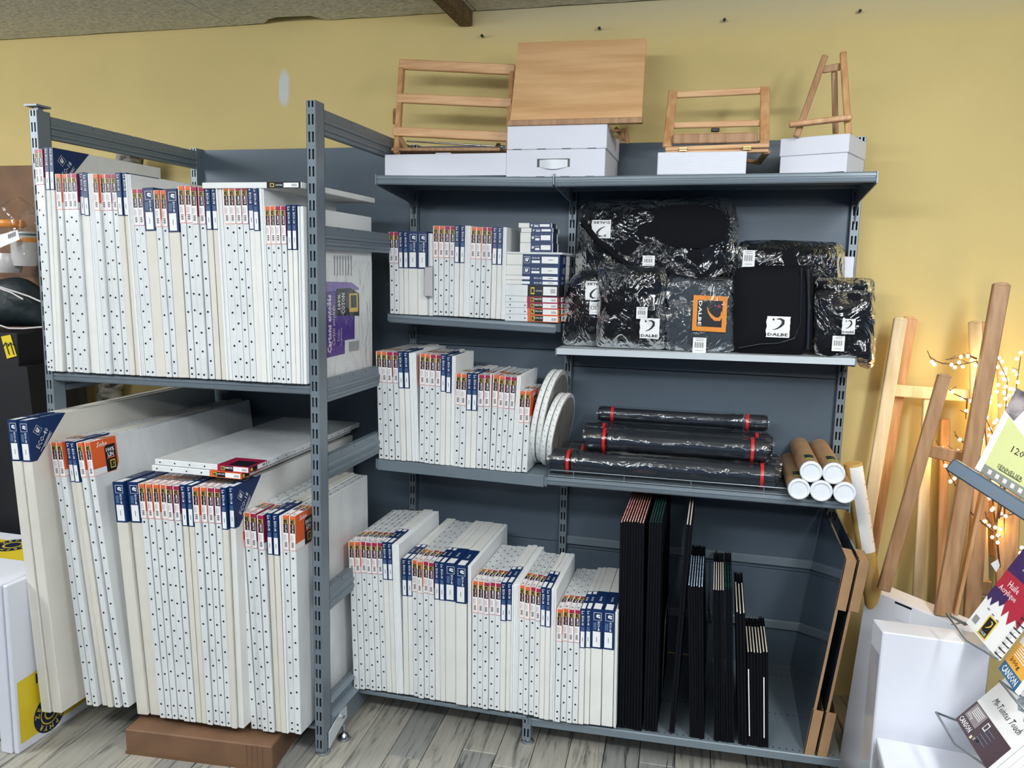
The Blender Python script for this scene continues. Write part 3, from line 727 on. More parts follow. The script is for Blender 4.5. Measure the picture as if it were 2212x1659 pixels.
# two on the lower left canvases
p = at(328, 1003+17, Y=2.16); q = at(518, 1028, Y=2.16)
zz = at(420, 1018, Y=2.16).z
flat_canvas((p.x, 2.16, zz-.012), None, q.x-p.x+.005, .78, .019, M['canvas_film'], 'o', 'lower white canvas with orange label lying on the long middle row, lower left shelf', film=True)
p2 = at(341, 995, Y=2.18); q2 = at(556, 1000, Y=2.18)
flat_canvas((p2.x, 2.165, zz+.0085), None, q2.x-p2.x-.02, .8, .019, M['canvas_film'], 'm', 'upper white canvas with crimson label lying on another, lower left shelf')
# slab with the black label at the top of the deep unit
zt = 1.846
p = at(361, 398, Z=zt); q = at(667, 402, Z=zt)
flat_canvas((p.x+.03, 2.205, zt), None, -1.222-p.x-.03, .53, .018, M['canvas'], 'c', 'white canvas with black label lying over upper left rows', lx=-1.222-p.x-.03-H_A-.002)

# stack at the end of the second shelf
def zs(x, y): return (1080+x/6.911, 460+y/6.911)
YS = 2.80
spec = [('o', 1615, 1512, 70, 875, 365), ('o', 1512, 1415, 72, 872, 365), ('m', 1415, 1330, 72, 870, 362), ('m', 1330, 1240, 75, 868, 360), ('c', 1240, 1068, 72, 878, 490),
        ('b', 1068, 1003, 80, 880, 278), ('b', 1003, 930, 82, 880, 278), ('B', 930, 780, 92, 885, 290), ('B', 780, 612, 100, 892, 295), ('w', 606, 570, 90, 930, None),
        ('b', 0, 0, 0, 0, 0)]
names = ['bottom orange-labelled', 'second orange-labelled', 'lower crimson-labelled', 'upper crimson-labelled', 'thick black-labelled', 'lower narrow navy-labelled', 'upper narrow navy-labelled', 'lower thick navy-labelled', 'upper thick navy-labelled', 'thin board']
z = at(*zs(300, 1618), Y=YS).z
zz0 = z
for i, (k, yb, yt, xl, xr, xs_) in enumerate(spec[:10]):
    a = at(*zs(xl, (yb+yt)/2), Y=YS); b_ = at(*zs(xr, (yb+yt)/2), Y=YS)
    T_ = max(.006, at(*zs(500, yt), Y=YS).z-at(*zs(500, yb), Y=YS).z)*.985
    W_ = b_.x-a.x
    if k == 'w':
        for j in range(3):
            o = MB().cbox((0, 0, 0), (W_-.002*j, .24-.01*j, .0022), .0005, M['board']).build('canvas_board', None, T3((a.x+.003*j, YS-.004, z)) @ Matrix.Rotation(R(-.6*j), 4, 'Z')); z += .0024
            tag(o, ('lowest', 'middle', 'top')[j]+' thin white board between navy canvases in small stack, second shelf', 'board', 'boards in the small stack')
        continue
    lx = None
    if xs_: lx = min(at(*zs(xs_, (yb+yt)/2), Y=YS).x-a.x, W_-H_A*.7)
    Hh = H_A if k in 'omc' else H_E
    if k == 'c': lx = W_-Hh*.78
    flat_canvas((a.x, YS, z), None, W_, .2, T_, M['canvas_film'] if k in 'omc' else M['canvas_cream'], k, names[i]+' canvas in the small flat stack, second shelf down', lx=W_-Hh)
    z += T_+.0006
for i, (k, yb, yt, xl, xr) in enumerate((('B', 555, 412, 298, 790), ('B', 408, 258, 300, 785), ('b', 254, 185, 312, 795), ('b', 182, 108, 272, 770))):
    a = at(*zs(xl, (yb+yt)/2), Y=YS+.005); b_ = at(*zs(xr, (yb+yt)/2), Y=YS+.005); T_ = (at(*zs(500, yt), Y=YS).z-at(*zs(500, yb), Y=YS).z)*.98
    mb = MB(); W_ = b_.x-a.x; A = T3((a.x, YS+.004+.002*i, z)) @ Matrix.Rotation(R((0, .8, -1.5, 1.2)[i]), 4, 'Z')
    o = MB().cbox((0, 0, 0), (W_+.001, .1, T_), .0016, M['canvas_cream']).build('stretched_canvas', None, A)
    tag(o, ('lowest', 'second lowest', 'third lowest', 'topmost')[i]+' tiny navy-labelled canvas at the top of the small stack', 'canvas', 'tiny canvases on the small stack')
    x0 = W_*.33 if i < 3 else W_*.33
    mb.box((x0, -.0006, 0), (W_-.002, 0, T_), M['navy']); mb.box((x0, 0, T_), (W_-.002, .06, T_+.0005), M['navy']); mb.box((W_+.001, .0, 0), (W_+.0016, .07, T_), M['navy_d'])
    def fr(a_, c_, z0, z1_, m_, e=0):
        y = -.0008-e*.0002; mb.add([(a_*W_, y, z0*T_), (c_*W_, y, z0*T_), (c_*W_, y, z1_*T_), (a_*W_, y, z1_*T_)], [(0, 1, 2, 3)], m_)
    fr(.64, .93, .25, .75, M['paper']); fr(.47, .6, .22, .45, M['paper'])
    mb.text('ECO-40' if k == 'B' else 'ECO-18', (.535*W_, -.001, .63*T_), (1, 0, 0), (0, 0, 1), W_*.13, T_*.22, M['paper'], bold=.02)
    mb.text('u', (.4*W_, -.001, .5*T_), (1, 0, 0), (0, 0, 1), W_*.08, T_*.4, M['paper'], shear=.3, bold=.05)
    mb.build('label_sleeve', o); z += T_+.0008

# pack of boards with purple print, standing last on the upper left shelf
Xf = -1.2175
zlo = zU1+.002
a = at(803, 470, X=Xf)
o = MB().cbox((Xf-.016, 2.24, zlo), (Xf, a.y, at(702, 560, X=Xf).z+.0), .001, M['board']).build('board_pack')
tag(o, 'shrink-wrapped pack of canvas boards with purple printed side, behind the slotted post', 'pack')
mb = MB(); X_ = Xf+.0006
def fp(x, y, e=0): q = at(x, y, X=X_); return Vector((X_+e*.0003, q.y, q.z))
mb.poly([fp(703, 774), fp(745, 764), fp(745, 735), fp(766, 732), fp(766, 683), fp(759, 610), fp(703, 608)], M['purple'])
mb.poly([fp(703, 630, 1), fp(703, 608, 1), fp(759, 610, 1), fp(775, 622, 1), fp(775, 626, 1)], M['purple_l'])
mb.poly([fp(724, 682, 2), fp(726, 624, 2), fp(757, 622, 2), fp(775, 634, 2), fp(776, 682, 2)], M['black'])
mb.poly([fp(754, 674, 3), fp(754, 634, 3), fp(772, 633, 3), fp(773, 673, 3)], M['yellow']); mb.poly([fp(757, 665, 4), fp(757, 638, 4), fp(769, 637, 4), fp(770, 664, 4)], M['black'])
vz = Vector((0, 0, 1)); vy = Vector((0, 1, 0))
def ft(t, x, y, w_, h_, mt, e=3, **k):
    mb.text(t, fp(x, y, e), vz, -vy, w_, h_, mt, **k)
ft('100%', 732, 652, .05, .022, M['paper'], bold=.03, keep=False); ft('COTON', 741, 656, .07, .026, M['paper'], bold=.03, keep=False)
ft('Cartons entoilés', 711, 700, .19, .03, M['paper'], bold=.03, keep=False)
ft('Cartón entelado', 720, 703, .13, .022, M['paper'], shear=.3, keep=False)
ft('Toutes', 731, 725, .04, .015, M['paper'], keep=False); ft('Techniques', 737, 728, .06, .015, M['paper'], keep=False)
for i in range(9): mb.poly([fp(x, y, 1) for x, y in ((754+i*2.5, 760-i*.4), (754+i*2.5+1.2, 760-i*.4), (754+i*2.5+1.2, 738-i*.3), (754+i*2.5, 738-i*.3))], M['ink'])
for i in range(7): mb.poly([fp(x, y, 1) for x, y in ((722+i*6, 595), (723.5+i*6, 595), (723.5+i*6, 552), (722+i*6, 552))], M['ink'])
mb.build('printed_label', o)
# crinkled film over its side
mb = MB(); G = []
z0_, z1_ = zlo+.004, o.bound_box[1][2]
for i in range(17):
    G.append([Vector((Xf+.003+.0005*random.random(), 2.245+(a.y-2.25)*i/16, zlo+(z1_-zlo)*j/20)) for j in range(21)])
mb.grid(G, M['film_t'], True, True); mb.build('shrink_film', o)

# round canvases
def round_canvas(cx, cy_, cz, r, T_, label, tilt, yaw):
    A = T3((cx, cy_, cz)) @ Matrix.Rotation(R(yaw), 4, 'Z') @ Matrix.Rotation(R(90-tilt), 4, 'Y')
    t = thing('round_canvas', label, 'canvas', (0, 0, 0), 'round canvases'); t.matrix_world = A
    rr = [(r-.003, 0), (r, .003), (r, T_-.003), (r-.003, T_)]
    MB().lathe(rr, Matrix.Identity(4), M['canvas'], 48).build('canvas_disc', t)
    mb = MB(); mb.lathe([(r*.9, T_+.0005), (r*.9, T_+.001)], Matrix.Identity(4), M['backing'], 40, False); mb.build('backing', t)
    mb = MB(); n = 44
    for i in range(n):
        a = 2*math.pi*i/n; u = Vector((-math.sin(a), math.cos(a), 0)); c = Vector((math.cos(a)*(r+.0006), math.sin(a)*(r+.0006), T_*(.35+.3*(i % 2))))
        d = (u*.5+Vector((0, 0, .8))).normalized()*.004; e = u*.0007
        mb.add([c-d-e, c-d+e, c+d+e, c+d-e], [(0, 1, 2, 3)], M['tack'])
    stuff(mb.build('staples', t))
    G = [[Vector((math.cos(2*math.pi*k/40)*rho, math.sin(2*math.pi*k/40)*rho, T_+.0025)) for k in range(41)] for rho in (r*.02, r*.4, r*.75, r*.97, r+.003)]
    MB().grid(G, M['film_t'], True).build('shrink_film', t)
    return t
zsh = s2[1]
for i, (px_, py_, rp, yw, tl_, nm) in enumerate(((1176, 893, .178, -3, -8, 'larger outer'), (1189, 893, .178, -3, -8, 'larger inner'), (1194, 925, .138, -5, -9, 'smaller outer'), (1207, 925, .138, -5, -9, 'smaller inner'))):
    q = at(px_, py_, Y=2.80)
    y_ = (2.88, 2.883, 2.845, 2.848)[i]
    q = at(px_, py_, Y=y_)
    round_canvas(q.x, y_, zsh+rp+.002, rp, .018, nm+' round white canvas on edge, third shelf down', tl_, yw)

# hanging plastic bookend in the second tier
p = at(*z3(990, 1185), Y=2.775); q = at(*z3(1038, 1185), Y=2.775); zt_ = at(*z3(1010, 1095), Y=2.775).z; zb2 = at(*z3(1010, 1275), Y=2.775).z
mb = MB(); mb.tube([(q.x, 2.77, zt_), (p.x+.006, 2.77, zt_), (p.x, 2.77, zt_-.008), (p.x, 2.77, zb2+.008), (p.x+.006, 2.77, zb2), (q.x, 2.77, zb2)], .0018, M['wire'], 6)
mb.box((p.x+.002, 2.769, zb2+.003), (q.x-.001, 2.772, zt_-.003), M['milk'])
tag(mb.build('bookend'), 'small clear plastic bookend with wire rim between canvas rows, second shelf down', 'bookend')

# ============================================================ TUBES
def shelf_z(s, X_a, X_b, x): return s[0]+(s[1]-s[0])*(x-X_a)/(X_b-X_a)
def black_tube(xl, xr, y, zc_l, zc_r, r, label, flip=False):
    A_ = Vector((xl, y, zc_l)); B_ = Vector((xr, y, zc_r)); L = (B_-A_).length; n = (B_-A_).normalized(); u = Vector((0, 1, 0)); v = n.cross(u)
    A = frame(A_, u, v, n)
    t = thing('telescopic_tube', label, 'tube', (0, 0, 0), 'black telescopic tubes on the wire-edged shelf'); t.matrix_world = A
    I = Matrix.Identity(4)
    if flip: I = T3((0, 0, L)) @ Matrix.Rotation(math.pi, 4, 'X')
    MB().lathe([(r*.84, .14), (r*.84, L-.03)], I, M['blackplastic'], 18, False).build('tube_body', t)
    MB().lathe([(r*.9, .085), (r*.97, .088), (r*.97, .1), (r*.9, .102), (r*.9, .112), (r*.97, .115), (r*.97, .127), (r*.9, .13), (r*.9, .15), (r*.84, .152)], I, M['blackplastic'], 24).build('collar', t)
    MB().lathe([(r*.8, 0), (r*.97, .008), (r, .02), (r, .062), (r*.96, .064)], I, M['blackplastic'], 22, False).build('end_cap', t)
    MB().lathe([(r*.99, .066), (r*1.02, .067), (r*1.02, .076), (r*.99, .077)], I, M['red'], 24).build('ring', t)
    MB().lathe([(r*.99, L-.06), (r*1.0, L-.058), (r*1.0, L-.05), (r*.99, L-.049)], I, M['red'], 24).build('ring', t)
    MB().lathe([(r*.95, L-.048), (r*.97, L-.04), (r*.97, L-.014), (r*.8, L-.001), (r*.3, L)], I, M['blackplastic'], 22, False).build('end_cap', t)
    mb = MB(); k = 14; G = []
    for i in range(22):
        z = -.004+(L+.008)*i/21; G.append([Vector(((r*1.04+.0015*random.random())*math.cos(2*math.pi*j/k), (r*1.04+.0015*random.random())*math.sin(2*math.pi*j/k), z)) for j in range(k)])
        G[-1].append(G[-1][0].copy())
    mb.grid(G, M['film_t'], True); mb.build('shrink_film', t)
    return t
RT = .042
for (cl, cr_, y, r, lb, fl_) in (
    ((1187, 987), (1682, 1021), 2.765, .0435, 'front bottom black telescopic tube behind the wire guard', False),
    ((1219, 955), (1686, 983), 2.858, .0435, 'middle bottom black telescopic tube, mostly hidden', False),
    ((1237, 940), (1688, 965), 2.95, .0435, 'rear bottom black telescopic tube, mostly hidden', False),
    ((1264, 938), (1661, 964), 2.812, .0435, 'front tube of the second layer, black with bright highlight', False),
    ((1264, 915), (1670, 940), 2.905, .0435, 'middle tube of the second layer, black', False),
    ((1293, 881), (1659, 904), 2.965, .030, 'topmost black telescopic tube at the back of the pile', True)):
    a = at(*cl, Y=y); b_ = at(*cr_, Y=y)
    lay = 0 if 'bottom' in lb else 1 if 'layer' in lb else 2
    zA, zB = shelf_z(s2r, X1, X2, a.x), shelf_z(s2r, X1, X2, b_.x)
    dz = r*1.045+lay*.0775
    if lay == 2: dz = .0435+.0775*2-.008
    black_tube(a.x, b_.x, y, zA+dz, zB+dz, r*1.0, lb, fl_)
# cardboard mailing tubes with white caps
rc = .0345
for i, ((x, y), nm) in enumerate((((1697, 768), 'bottom left'), ((1842, 775), 'bottom middle'), ((1993, 787), 'bottom right'), ((1775, 663), 'top left'), ((1922, 677), 'top right'))):
    q = at(*z7(x, y), Y=2.655)
    zz_ = shelf_z(s2r, X1, X2, q.x)+rc+(.002 if i < 3 else .062)
    if i < 3: q.z = min(q.z, zz_+.03)
    t = thing('mailing_tube', nm+' cardboard mailing tube with white cap, right end of the wire-edged shelf', 'tube', (0, 0, 0), 'cardboard mailing tubes')
    t.matrix_world = frame(Vector((q.x, 2.655, zz_)), (1, 0, 0), (0, 0, -1), (0, 1, 0))
    MB().lathe([(rc*.97, .006), (rc*.97, .40)], Matrix.Identity(4), M['kraft'], 28).build('tube_body', t)
    mb = MB(); mb.lathe([(rc*.72, .003), (rc*.75, .0), (rc*.93, 0), (rc, .003), (rc, .02), (rc*.97, .02)], Matrix.Identity(4), M['capwhite'], 28)
    mb.build('end_cap', t)
    if i != 1 and i != 2:
        mb = MB(); k = 7
        for lo, hi, mt in ((.05, .062, M['green']), (.062, .115, M['black']), (.115, .122, M['green'])):
            mb.grid([[Vector((rc*.985*math.cos(R(-115+j*8)), rc*.985*math.sin(R(-115+j*8)), z)) for j in range(k)] for z in (lo, hi)], mt, False)
        mb.build('printed_label', t)

# ============================================================ BAGS ON THE SHELF
def puff(pts, y, d, mt, n=26, wob=.004, pw=3, seed=1, bulge=1.0, lean=0):
    """soft flat bag: outline of front-plane points (x, z), thickness d"""
    rnd = random.Random(seed); cx = sum(p[0] for p in pts)/len(pts); cz = sum(p[1] for p in pts)/len(pts)
    z0 = min(p[1] for p in pts)
    ol = []
    for i in range(len(pts)):
        a = pts[i]; b_ = pts[(i+1) % len(pts)]; L = math.dist(a, b_); k = max(1, int(L/.02))
        for j in range(k): ol.append((a[0]+(b_[0]-a[0])*j/k, a[1]+(b_[1]-a[1])*j/k))
    ol = [((ol[i-1][0]+2*ol[i][0]+ol[(i+1) % len(ol)][0])/4, (ol[i-1][1]+2*ol[i][1]+ol[(i+1) % len(ol)][1])/4) for i in range(len(ol))]
    mb = MB(); N = len(ol)
    ph = [rnd.uniform(0, 6.3) for _ in range(8)]
    def wv(x, z): return wob*(math.sin(31*x+19*z+ph[0])+.7*math.sin(-22*x+41*z+ph[1])+.5*math.sin(67*x+13*z+ph[2])+.4*math.sin(15*x-73*z+ph[3]))
    for sgn in (-1, 1):
        G = []
        rings = (0.001, .3, .55, .72, .84, .92, .97, 1.0)
        for t in rings:
            prof = (1-t**pw)*d/2*bulge
            G.append([])
            for (x, z) in ol+[ol[0]]:
                X, Z = cx+(x-cx)*t, cz+(z-cz)*t
                w_ = wv(X, Z)*(1-t**4)
                G[-1].append(Vector((X, y+lean*(Z-z0)+sgn*(prof+.003)+(w_ if sgn < 0 else -abs(w_)*.2), Z)))
        mb.grid(G, mt, True, sgn < 0)
    # rim
    mb.grid([[Vector((x, y+lean*(z-z0)+s_*.003, z)) for x, z in ol+[ol[0]]] for s_ in (-1, 1)], mt, True)
    return mb
def px_outline(L, y, zf=z6): 
    r = []
    for x, yy in L:
        q = at(*zf(x, yy), Y=y); zm = shelf_z(s1r, X1, X2, q.x)+.004; r.append((q.x, max(q.z, zm) if q.x < X2 and zf is z6 and q.z > 1.3 else q.z))
    return r
def logo_patch(t, x0, y0, x1, y1, Y_, parent, flip=False, lean=0, zf=z6):
    a = at(*zf(x0, y1), Y=Y_); b_ = at(*zf(x1, y0), Y=Y_); w_ = b_.x-a.x; h = b_.z-a.z
    mb = MB(); n = 10; e = .0012
    pts = []
    for i in range(n+1): pts.append((a.x+w_*.01+w_*.02*math.sin(i*1.5), a.z+h*i/n))
    pts += [(b_.x-w_*.02*abs(math.sin(i*1.1)), b_.z-h*i/n) for i in range(n+1)]
    mb.prism([(x, Y_, z) for x, z in pts], (0, .0008, 0), M['paper'])
    if flip:
        u, v, o = Vector((-1, 0, 0)), Vector((0, 0, -1)), Vector((b_.x, Y_-e, b_.z))
    else: u, v, o = Vector((1, 0, 0)), Vector((0, 0, 1)), Vector((a.x, Y_-e, a.z))
    mb.swoosh(o+u*(w_*.1)+v*(h*.2), u*w_/h*.95, v, h*.8, M['black'], M['black'])
    mb.text('DALBE', o+u*w_/2+v*h*.14, u, v, w_*.84, h*.14, M['black'], bold=.02, keep=False)
    return mb.build('logo_patch', parent)
def price_tag(x0, y0, x1, y1, Y_, parent, zf=z6):
    a = at(*zf(x0, y1), Y=Y_); b_ = at(*zf(x1, y0), Y=Y_); w_ = b_.x-a.x; h = b_.z-a.z
    mb = MB().box((a.x, Y_, a.z), (b_.x, Y_+.0008, b_.z), M['paper'])
    for i in range(11):
        x = a.x+w_*(.15+i*.063); mb.add([(x, Y_-.0004, a.z+h*.35), (x+w_*(.018+.02*(i % 3 == 0)), Y_-.0004, a.z+h*.35), (x+w_*(.018+.02*(i % 3 == 0)), Y_-.0004, a.z+h*.7), (x, Y_-.0004, a.z+h*.7)], [(0, 1, 2, 3)], M['black'])
    for zz_ in (.8, .9, .15): mb.add([(a.x+w_*.2, Y_-.0004, a.z+h*zz_), (a.x+w_*.8, Y_-.0004, a.z+h*zz_), (a.x+w_*.8, Y_-.0004, a.z+h*(zz_+.03)), (a.x+w_*.2, Y_-.0004, a.z+h*(zz_+.03))], [(0, 1, 2, 3)], M['ink'])
    return mb.build('price_tag', parent)
def bag(label, outline, y, d, mt, seed, wrap=True, name='bag_in_plastic', cat='bag', grow=.006, wob=.003, pw=5, filmout=None):
    ol = px_outline(outline, y)
    t = thing(name, label, cat, (ol[0][0], y, min(q[1] for q in ol)), 'black bags on the white-edged shelf')
    part(puff(ol, y, d, mt, seed=seed, wob=wob, pw=pw), 'bag_body', t)
    if wrap:
        cx = sum(p[0] for p in ol)/len(ol); cz = sum(p[1] for p in ol)/len(ol)
        fo = px_outline(filmout, y) if filmout else [(p[0]+(grow if p[0] > cx else -grow), p[1]+(grow if p[1] > cz else -.001)) for p in ol]
        part(puff(fo, y, d+.012, M['film'], seed=seed+50, wob=wob*1.5+.002, pw=6), 'plastic_wrap', t)
    return t
PT = lambda mbf, t: None
def fix(o, t): o.matrix_parent_inverse = t.matrix_basis.inverted(); return o
# large bag at the back
A1 = bag('largest black bag in crinkled plastic with upside-down logo, standing behind the others', [(205, 1095), (200, 520), (232, 300), (270, 225), (340, 178), (700, 160), (1080, 155), (1170, 200), (1200, 330), (1212, 600), (1215, 1100)], 2.985, .12, M['blackcloth'], 3,
         filmout=[(180, 1095), (190, 520), (205, 290), (230, 170), (340, 150), (700, 142), (1100, 135), (1215, 150), (1245, 330), (1225, 600), (1230, 1100)])
fix(logo_patch(0, 290, 285, 420, 402, 2.916, A1, True), A1); fix(price_tag(620, 515, 702, 582, 2.914, A1), A1)
fl = puff(px_outline([(575, 380), (620, 250), (800, 185), (1000, 185), (1160, 230), (1180, 330), (1150, 420), (1000, 470), (800, 460), (640, 440)], 2.918), 2.918, .012, M['blackcloth'], seed=9, wob=.001)
part(fl, 'front_flap', A1)
part(MB().tube([at(*z6(x, y), Y=2.908) for x, y in ((235, 300), (330, 420), (450, 520), (560, 600), (700, 640))], .011, M['blackcloth'], 8), 'strap', A1)
# rear right bag
A2 = bag('wide black bag with hanging price tag, upright behind the unwrapped bag', [(1235, 1150), (1232, 480), (1262, 428), (1500, 424), (1880, 440), (1915, 470), (1905, 1170)], 2.99, .09, M['blackcloth'], 5)
fix(price_tag(1265, 480, 1350, 586, 2.935, A2), A2)
A3 = bag('folded black bag in plastic half hidden at the right shelf end', [(1740, 1175), (1738, 672), (1900, 664), (2075, 672), (2078, 1190)], 2.925, .04, M['blackcloth'], 7, filmout=[(1732, 1175), (1730, 660), (1900, 655), (2095, 658), (2120, 668), (2118, 1190)])
# front row
A4 = bag('narrow black bag in plastic at the left end with half hidden logo', [(110, 1112), (112, 900), (150, 700), (215, 622), (345, 608), (390, 700), (390, 1112)], 2.90, .07, M['blackcloth'], 11)
fix(logo_patch(0, 250, 682, 372, 800, 2.856, A4, True), A4); fix(price_tag(277, 815, 352, 893, 2.853, A4), A4)
A5 = bag('black bag in shiny creased plastic with logo at lower right', [(330, 1130), (345, 560), (400, 562), (560, 590), (760, 592), (776, 700), (762, 1130)], 2.855, .075, M['blackcloth'], 13)
fix(logo_patch(0, 600, 922, 735, 1047, 2.808, A5), A5); fix(price_tag(580, 848, 655, 922, 2.806, A5), A5)
A6 = bag('charcoal folded apron in plastic with orange-framed logo', [(770, 1140), (788, 700), (800, 640), (1000, 668), (1205, 662), (1215, 800), (1205, 1142)], 2.845, .035, M['greycloth'], 17, wob=.0015)
a = at(*z6(940, 998), Y=2.82); b_ = at(*z6(1172, 775), Y=2.82)
mb = MB(); w_, h_ = b_.x-a.x, b_.z-a.z; O_ = Vector((a.x, 2.818, a.z)); U = Vector((1, 0, -.02)); V = Vector((0, 0, 1))
q = lambda x, y, e=0: O_+U*(x*w_)+V*(y*h_)+Vector((0, -.0003*e, 0))
for x0, x1, y0, y1 in ((0, 1, 0, .13), (0, 1, .87, 1), (0, .13, .13, .87), (.87, 1, .13, .87)): mb.poly([q(x0, y0), q(x1, y0), q(x1, y1), q(x0, y1)], M['orange_b'])
mb.poly([q(.13, .13), q(.87, .13), q(.87, .87), q(.13, .87)], M['black'])
mb.swoosh(q(.28, .84, 2), V*-1*1.0, U, h_*.62, M['orange_b']); mb.poly([q(.72, .68, 2), q(.81, .68, 2), q(.81, .76, 2), q(.72, .76, 2)], M['crimson_l'])
mb.text('DALBE', q(.215, .5, 2), -V, U, h_*.7, w_*.1, M['paper'], bold=.02, keep=False)
fix(mb.build('printed_logo', A6), A6); fix(price_tag(943, 1046, 1035, 1142, 2.822, A6), A6)
A7 = bag('unwrapped matt black messenger bag with square white logo, middle of the shelf', [(1205, 1150), (1200, 700), (1218, 592), (1500, 576), (1700, 576), (1725, 640), (1724, 1060), (1690, 1150), (1500, 1162)], 2.85, .075, M['blackcloth'], 19, wrap=False, wob=.0012, name='messenger_bag', pw=7)
fix(logo_patch(0, 1415, 910, 1580, 1040, 2.805, A7), A7)
pp = [at(*z6(x, y), Y=2.808) for x, y in ((1648, 590), (1645, 800), (1640, 960), (1600, 1050), (1500, 1080), (1380, 1085), (1240, 1110))]
part(MB().tube(pp, .0016, M['blackplastic'], 6), 'piping', A7)
part(MB().tube([at(*z6(x, y), Y=2.803) for x, y in ((1690, 600), (1696, 850), (1690, 1120))], .004, M['blackplastic'], 6), 'zip', A7)
A8 = bag('flat black bag in glossy plastic overhanging the right shelf end', [(1735, 1165), (1732, 760), (1760, 748), (2112, 745), (2115, 1000), (2110, 1225), (2030, 1245), (2010, 1180)], 2.835, .035, M['blackcloth'], 23, filmout=[(1728, 1170), (1725, 745), (1760, 738), (2122, 738), (2126, 1000), (2120, 1240), (2020, 1252), (2005, 1180)], wob=.004)
fix(price_tag(1842, 1035, 1930, 1130, 2.806, A8), A8); fix(logo_patch(0, 1905, 925, 2000, 1020, 2.805, A8), A8)
# white price holder on the last post
a = at(1819, 554, Y=3.0); b_ = at(1836, 680, Y=3.0)
tag(MB().cbox((a.x, 3.0, b_.z), (b_.x, 3.02, a.z), .002, M['carton_w']).build('white_card'), 'narrow white card strip leaning behind the wide black bag by the end post', 'card')

# ============================================================ BLACK PORTFOLIOS
def portfolio(xb, xt, y0, zb, zt, w_, dep, edge, label, stripe=False):
    ang = math.atan2(xt-xb, zt-zb); h = math.hypot(xt-xb, zt-zb)
    A = T3((xb, y0, zb)) @ Matrix.Rotation(ang, 4, 'Y')
    t = thing('portfolio', label, 'portfolio', (0, 0, 0), 'black portfolios on the base shelf'); t.matrix_world = A
    c = w_*.2
    for x in (0, w_-c): MB().cbox((x, 0, 0), (x+c, dep, h), .0006, M['blackcover']).build('cover', t)
    MB().box((c, .001, .001), (w_-c, dep*.985, h-.004), M['blackcover']).build('spine', t)
    if edge:
        mb = MB(); n = 2; iw = (w_-2*c)
        mb.box((c+iw*.15, .004, h-.004), (w_-c-iw*.15, dep*.7, h-.0005), edge)
        mb.build('page_edges', t)
    if stripe and random.random() < .5:
        MB().box((w_*.3, -.0008, h*.12), (w_*.7, .0005, h*(.55+random.random()*.3)), M['paper']).build('paper_strip', t)
speck = lambda nm, a, b_: mat(nm, a, .5, var=(90, 0, b_), stretch=(1, 1, 1))
ER = speck('red_page_edges', (206, 84, 62), (230, 200, 195)); EG = speck('green_page_edges', (30, 90, 76), (10, 20, 24)); EBl = speck('blue_page_edges', (70, 130, 190), (225, 232, 240)); EW = mat('cream_page_edges', (214, 206, 190), .6)
def pfrow(n, tl, tr, bl, br, dep, edge, words, stripe=False, y0=2.50):
    TL, TR, BL, BR = (at(*z8(*p), Y=y0) for p in (tl, tr, bl, br))
    for i in range(n):
        f = i/n; wt = (TR.x-TL.x)/n
        portfolio(BL.x+(BR.x-BL.x)*f, TL.x+(TR.x-TL.x)*f, y0+random.uniform(-.002, .004), BL.z+(BR.z-BL.z)*f+.002, TL.z+(TR.z-TL.z)*f+random.uniform(-.002, .002), min(wt, (BR.x-BL.x)/n)*.93, dep, edge, (ORD[i]+' ' if n > 1 else '')+words+(' counted from the left' if n > 1 else ''), stripe)
pfrow(9, (107, 228), (247, 236), (80, 1422), (232, 1455), .50, ER, 'tall black portfolio with red page edges')
pfrow(5, (272, 232), (348, 238), (240, 1440), (322, 1458), .50, EG, 'tall black portfolio with green page edges')
pfrow(2, (487, 246), (521, 250), (388, 1460), (422, 1464), .50, EW, 'tall black portfolio with white page edges, leaning alone')
pfrow(6, (497, 600), (588, 606), (508, 1484), (594, 1500), .40, EBl, 'black portfolio with blue page edges')
pfrow(5, (642, 624), (710, 628), (648, 1512), (718, 1526), .36, EW, 'medium black portfolio with cream page edges')
pfrow(3, (712, 626), (758, 628), (720, 1526), (768, 1530), .36, EG, 'medium black portfolio with dark green edges')
pfrow(3, (775, 757), (833, 760), (790, 1532), (842, 1545), .36, EW, 'shorter black portfolio beside the dark green ones')
pfrow(7, (840, 984), (966, 990), (848, 1545), (966, 1562), .27, EW, 'smallest black portfolio at the right end', True)
# wire dividers on the base
for i, (x, y) in enumerate(((1444, 1330), (1532, 1310), (1548, 1200))):
    p = at(x, y, Y=2.96); xx = p.x
    mb = MB().tube([(xx, 2.72, .12), (xx, 2.72, .40 if i < 2 else .55), (xx, 2.74, .43 if i < 2 else .58), (xx, 3.03, .43 if i < 2 else .58), (xx, 3.05, .4), (xx, 3.05, .12)], .0025, M['wire'], 6)
    tag(mb.build('wire_divider'), ORD[i]+' grey wire divider from the left between the portfolios', 'divider', 'wire dividers on the base shelf')
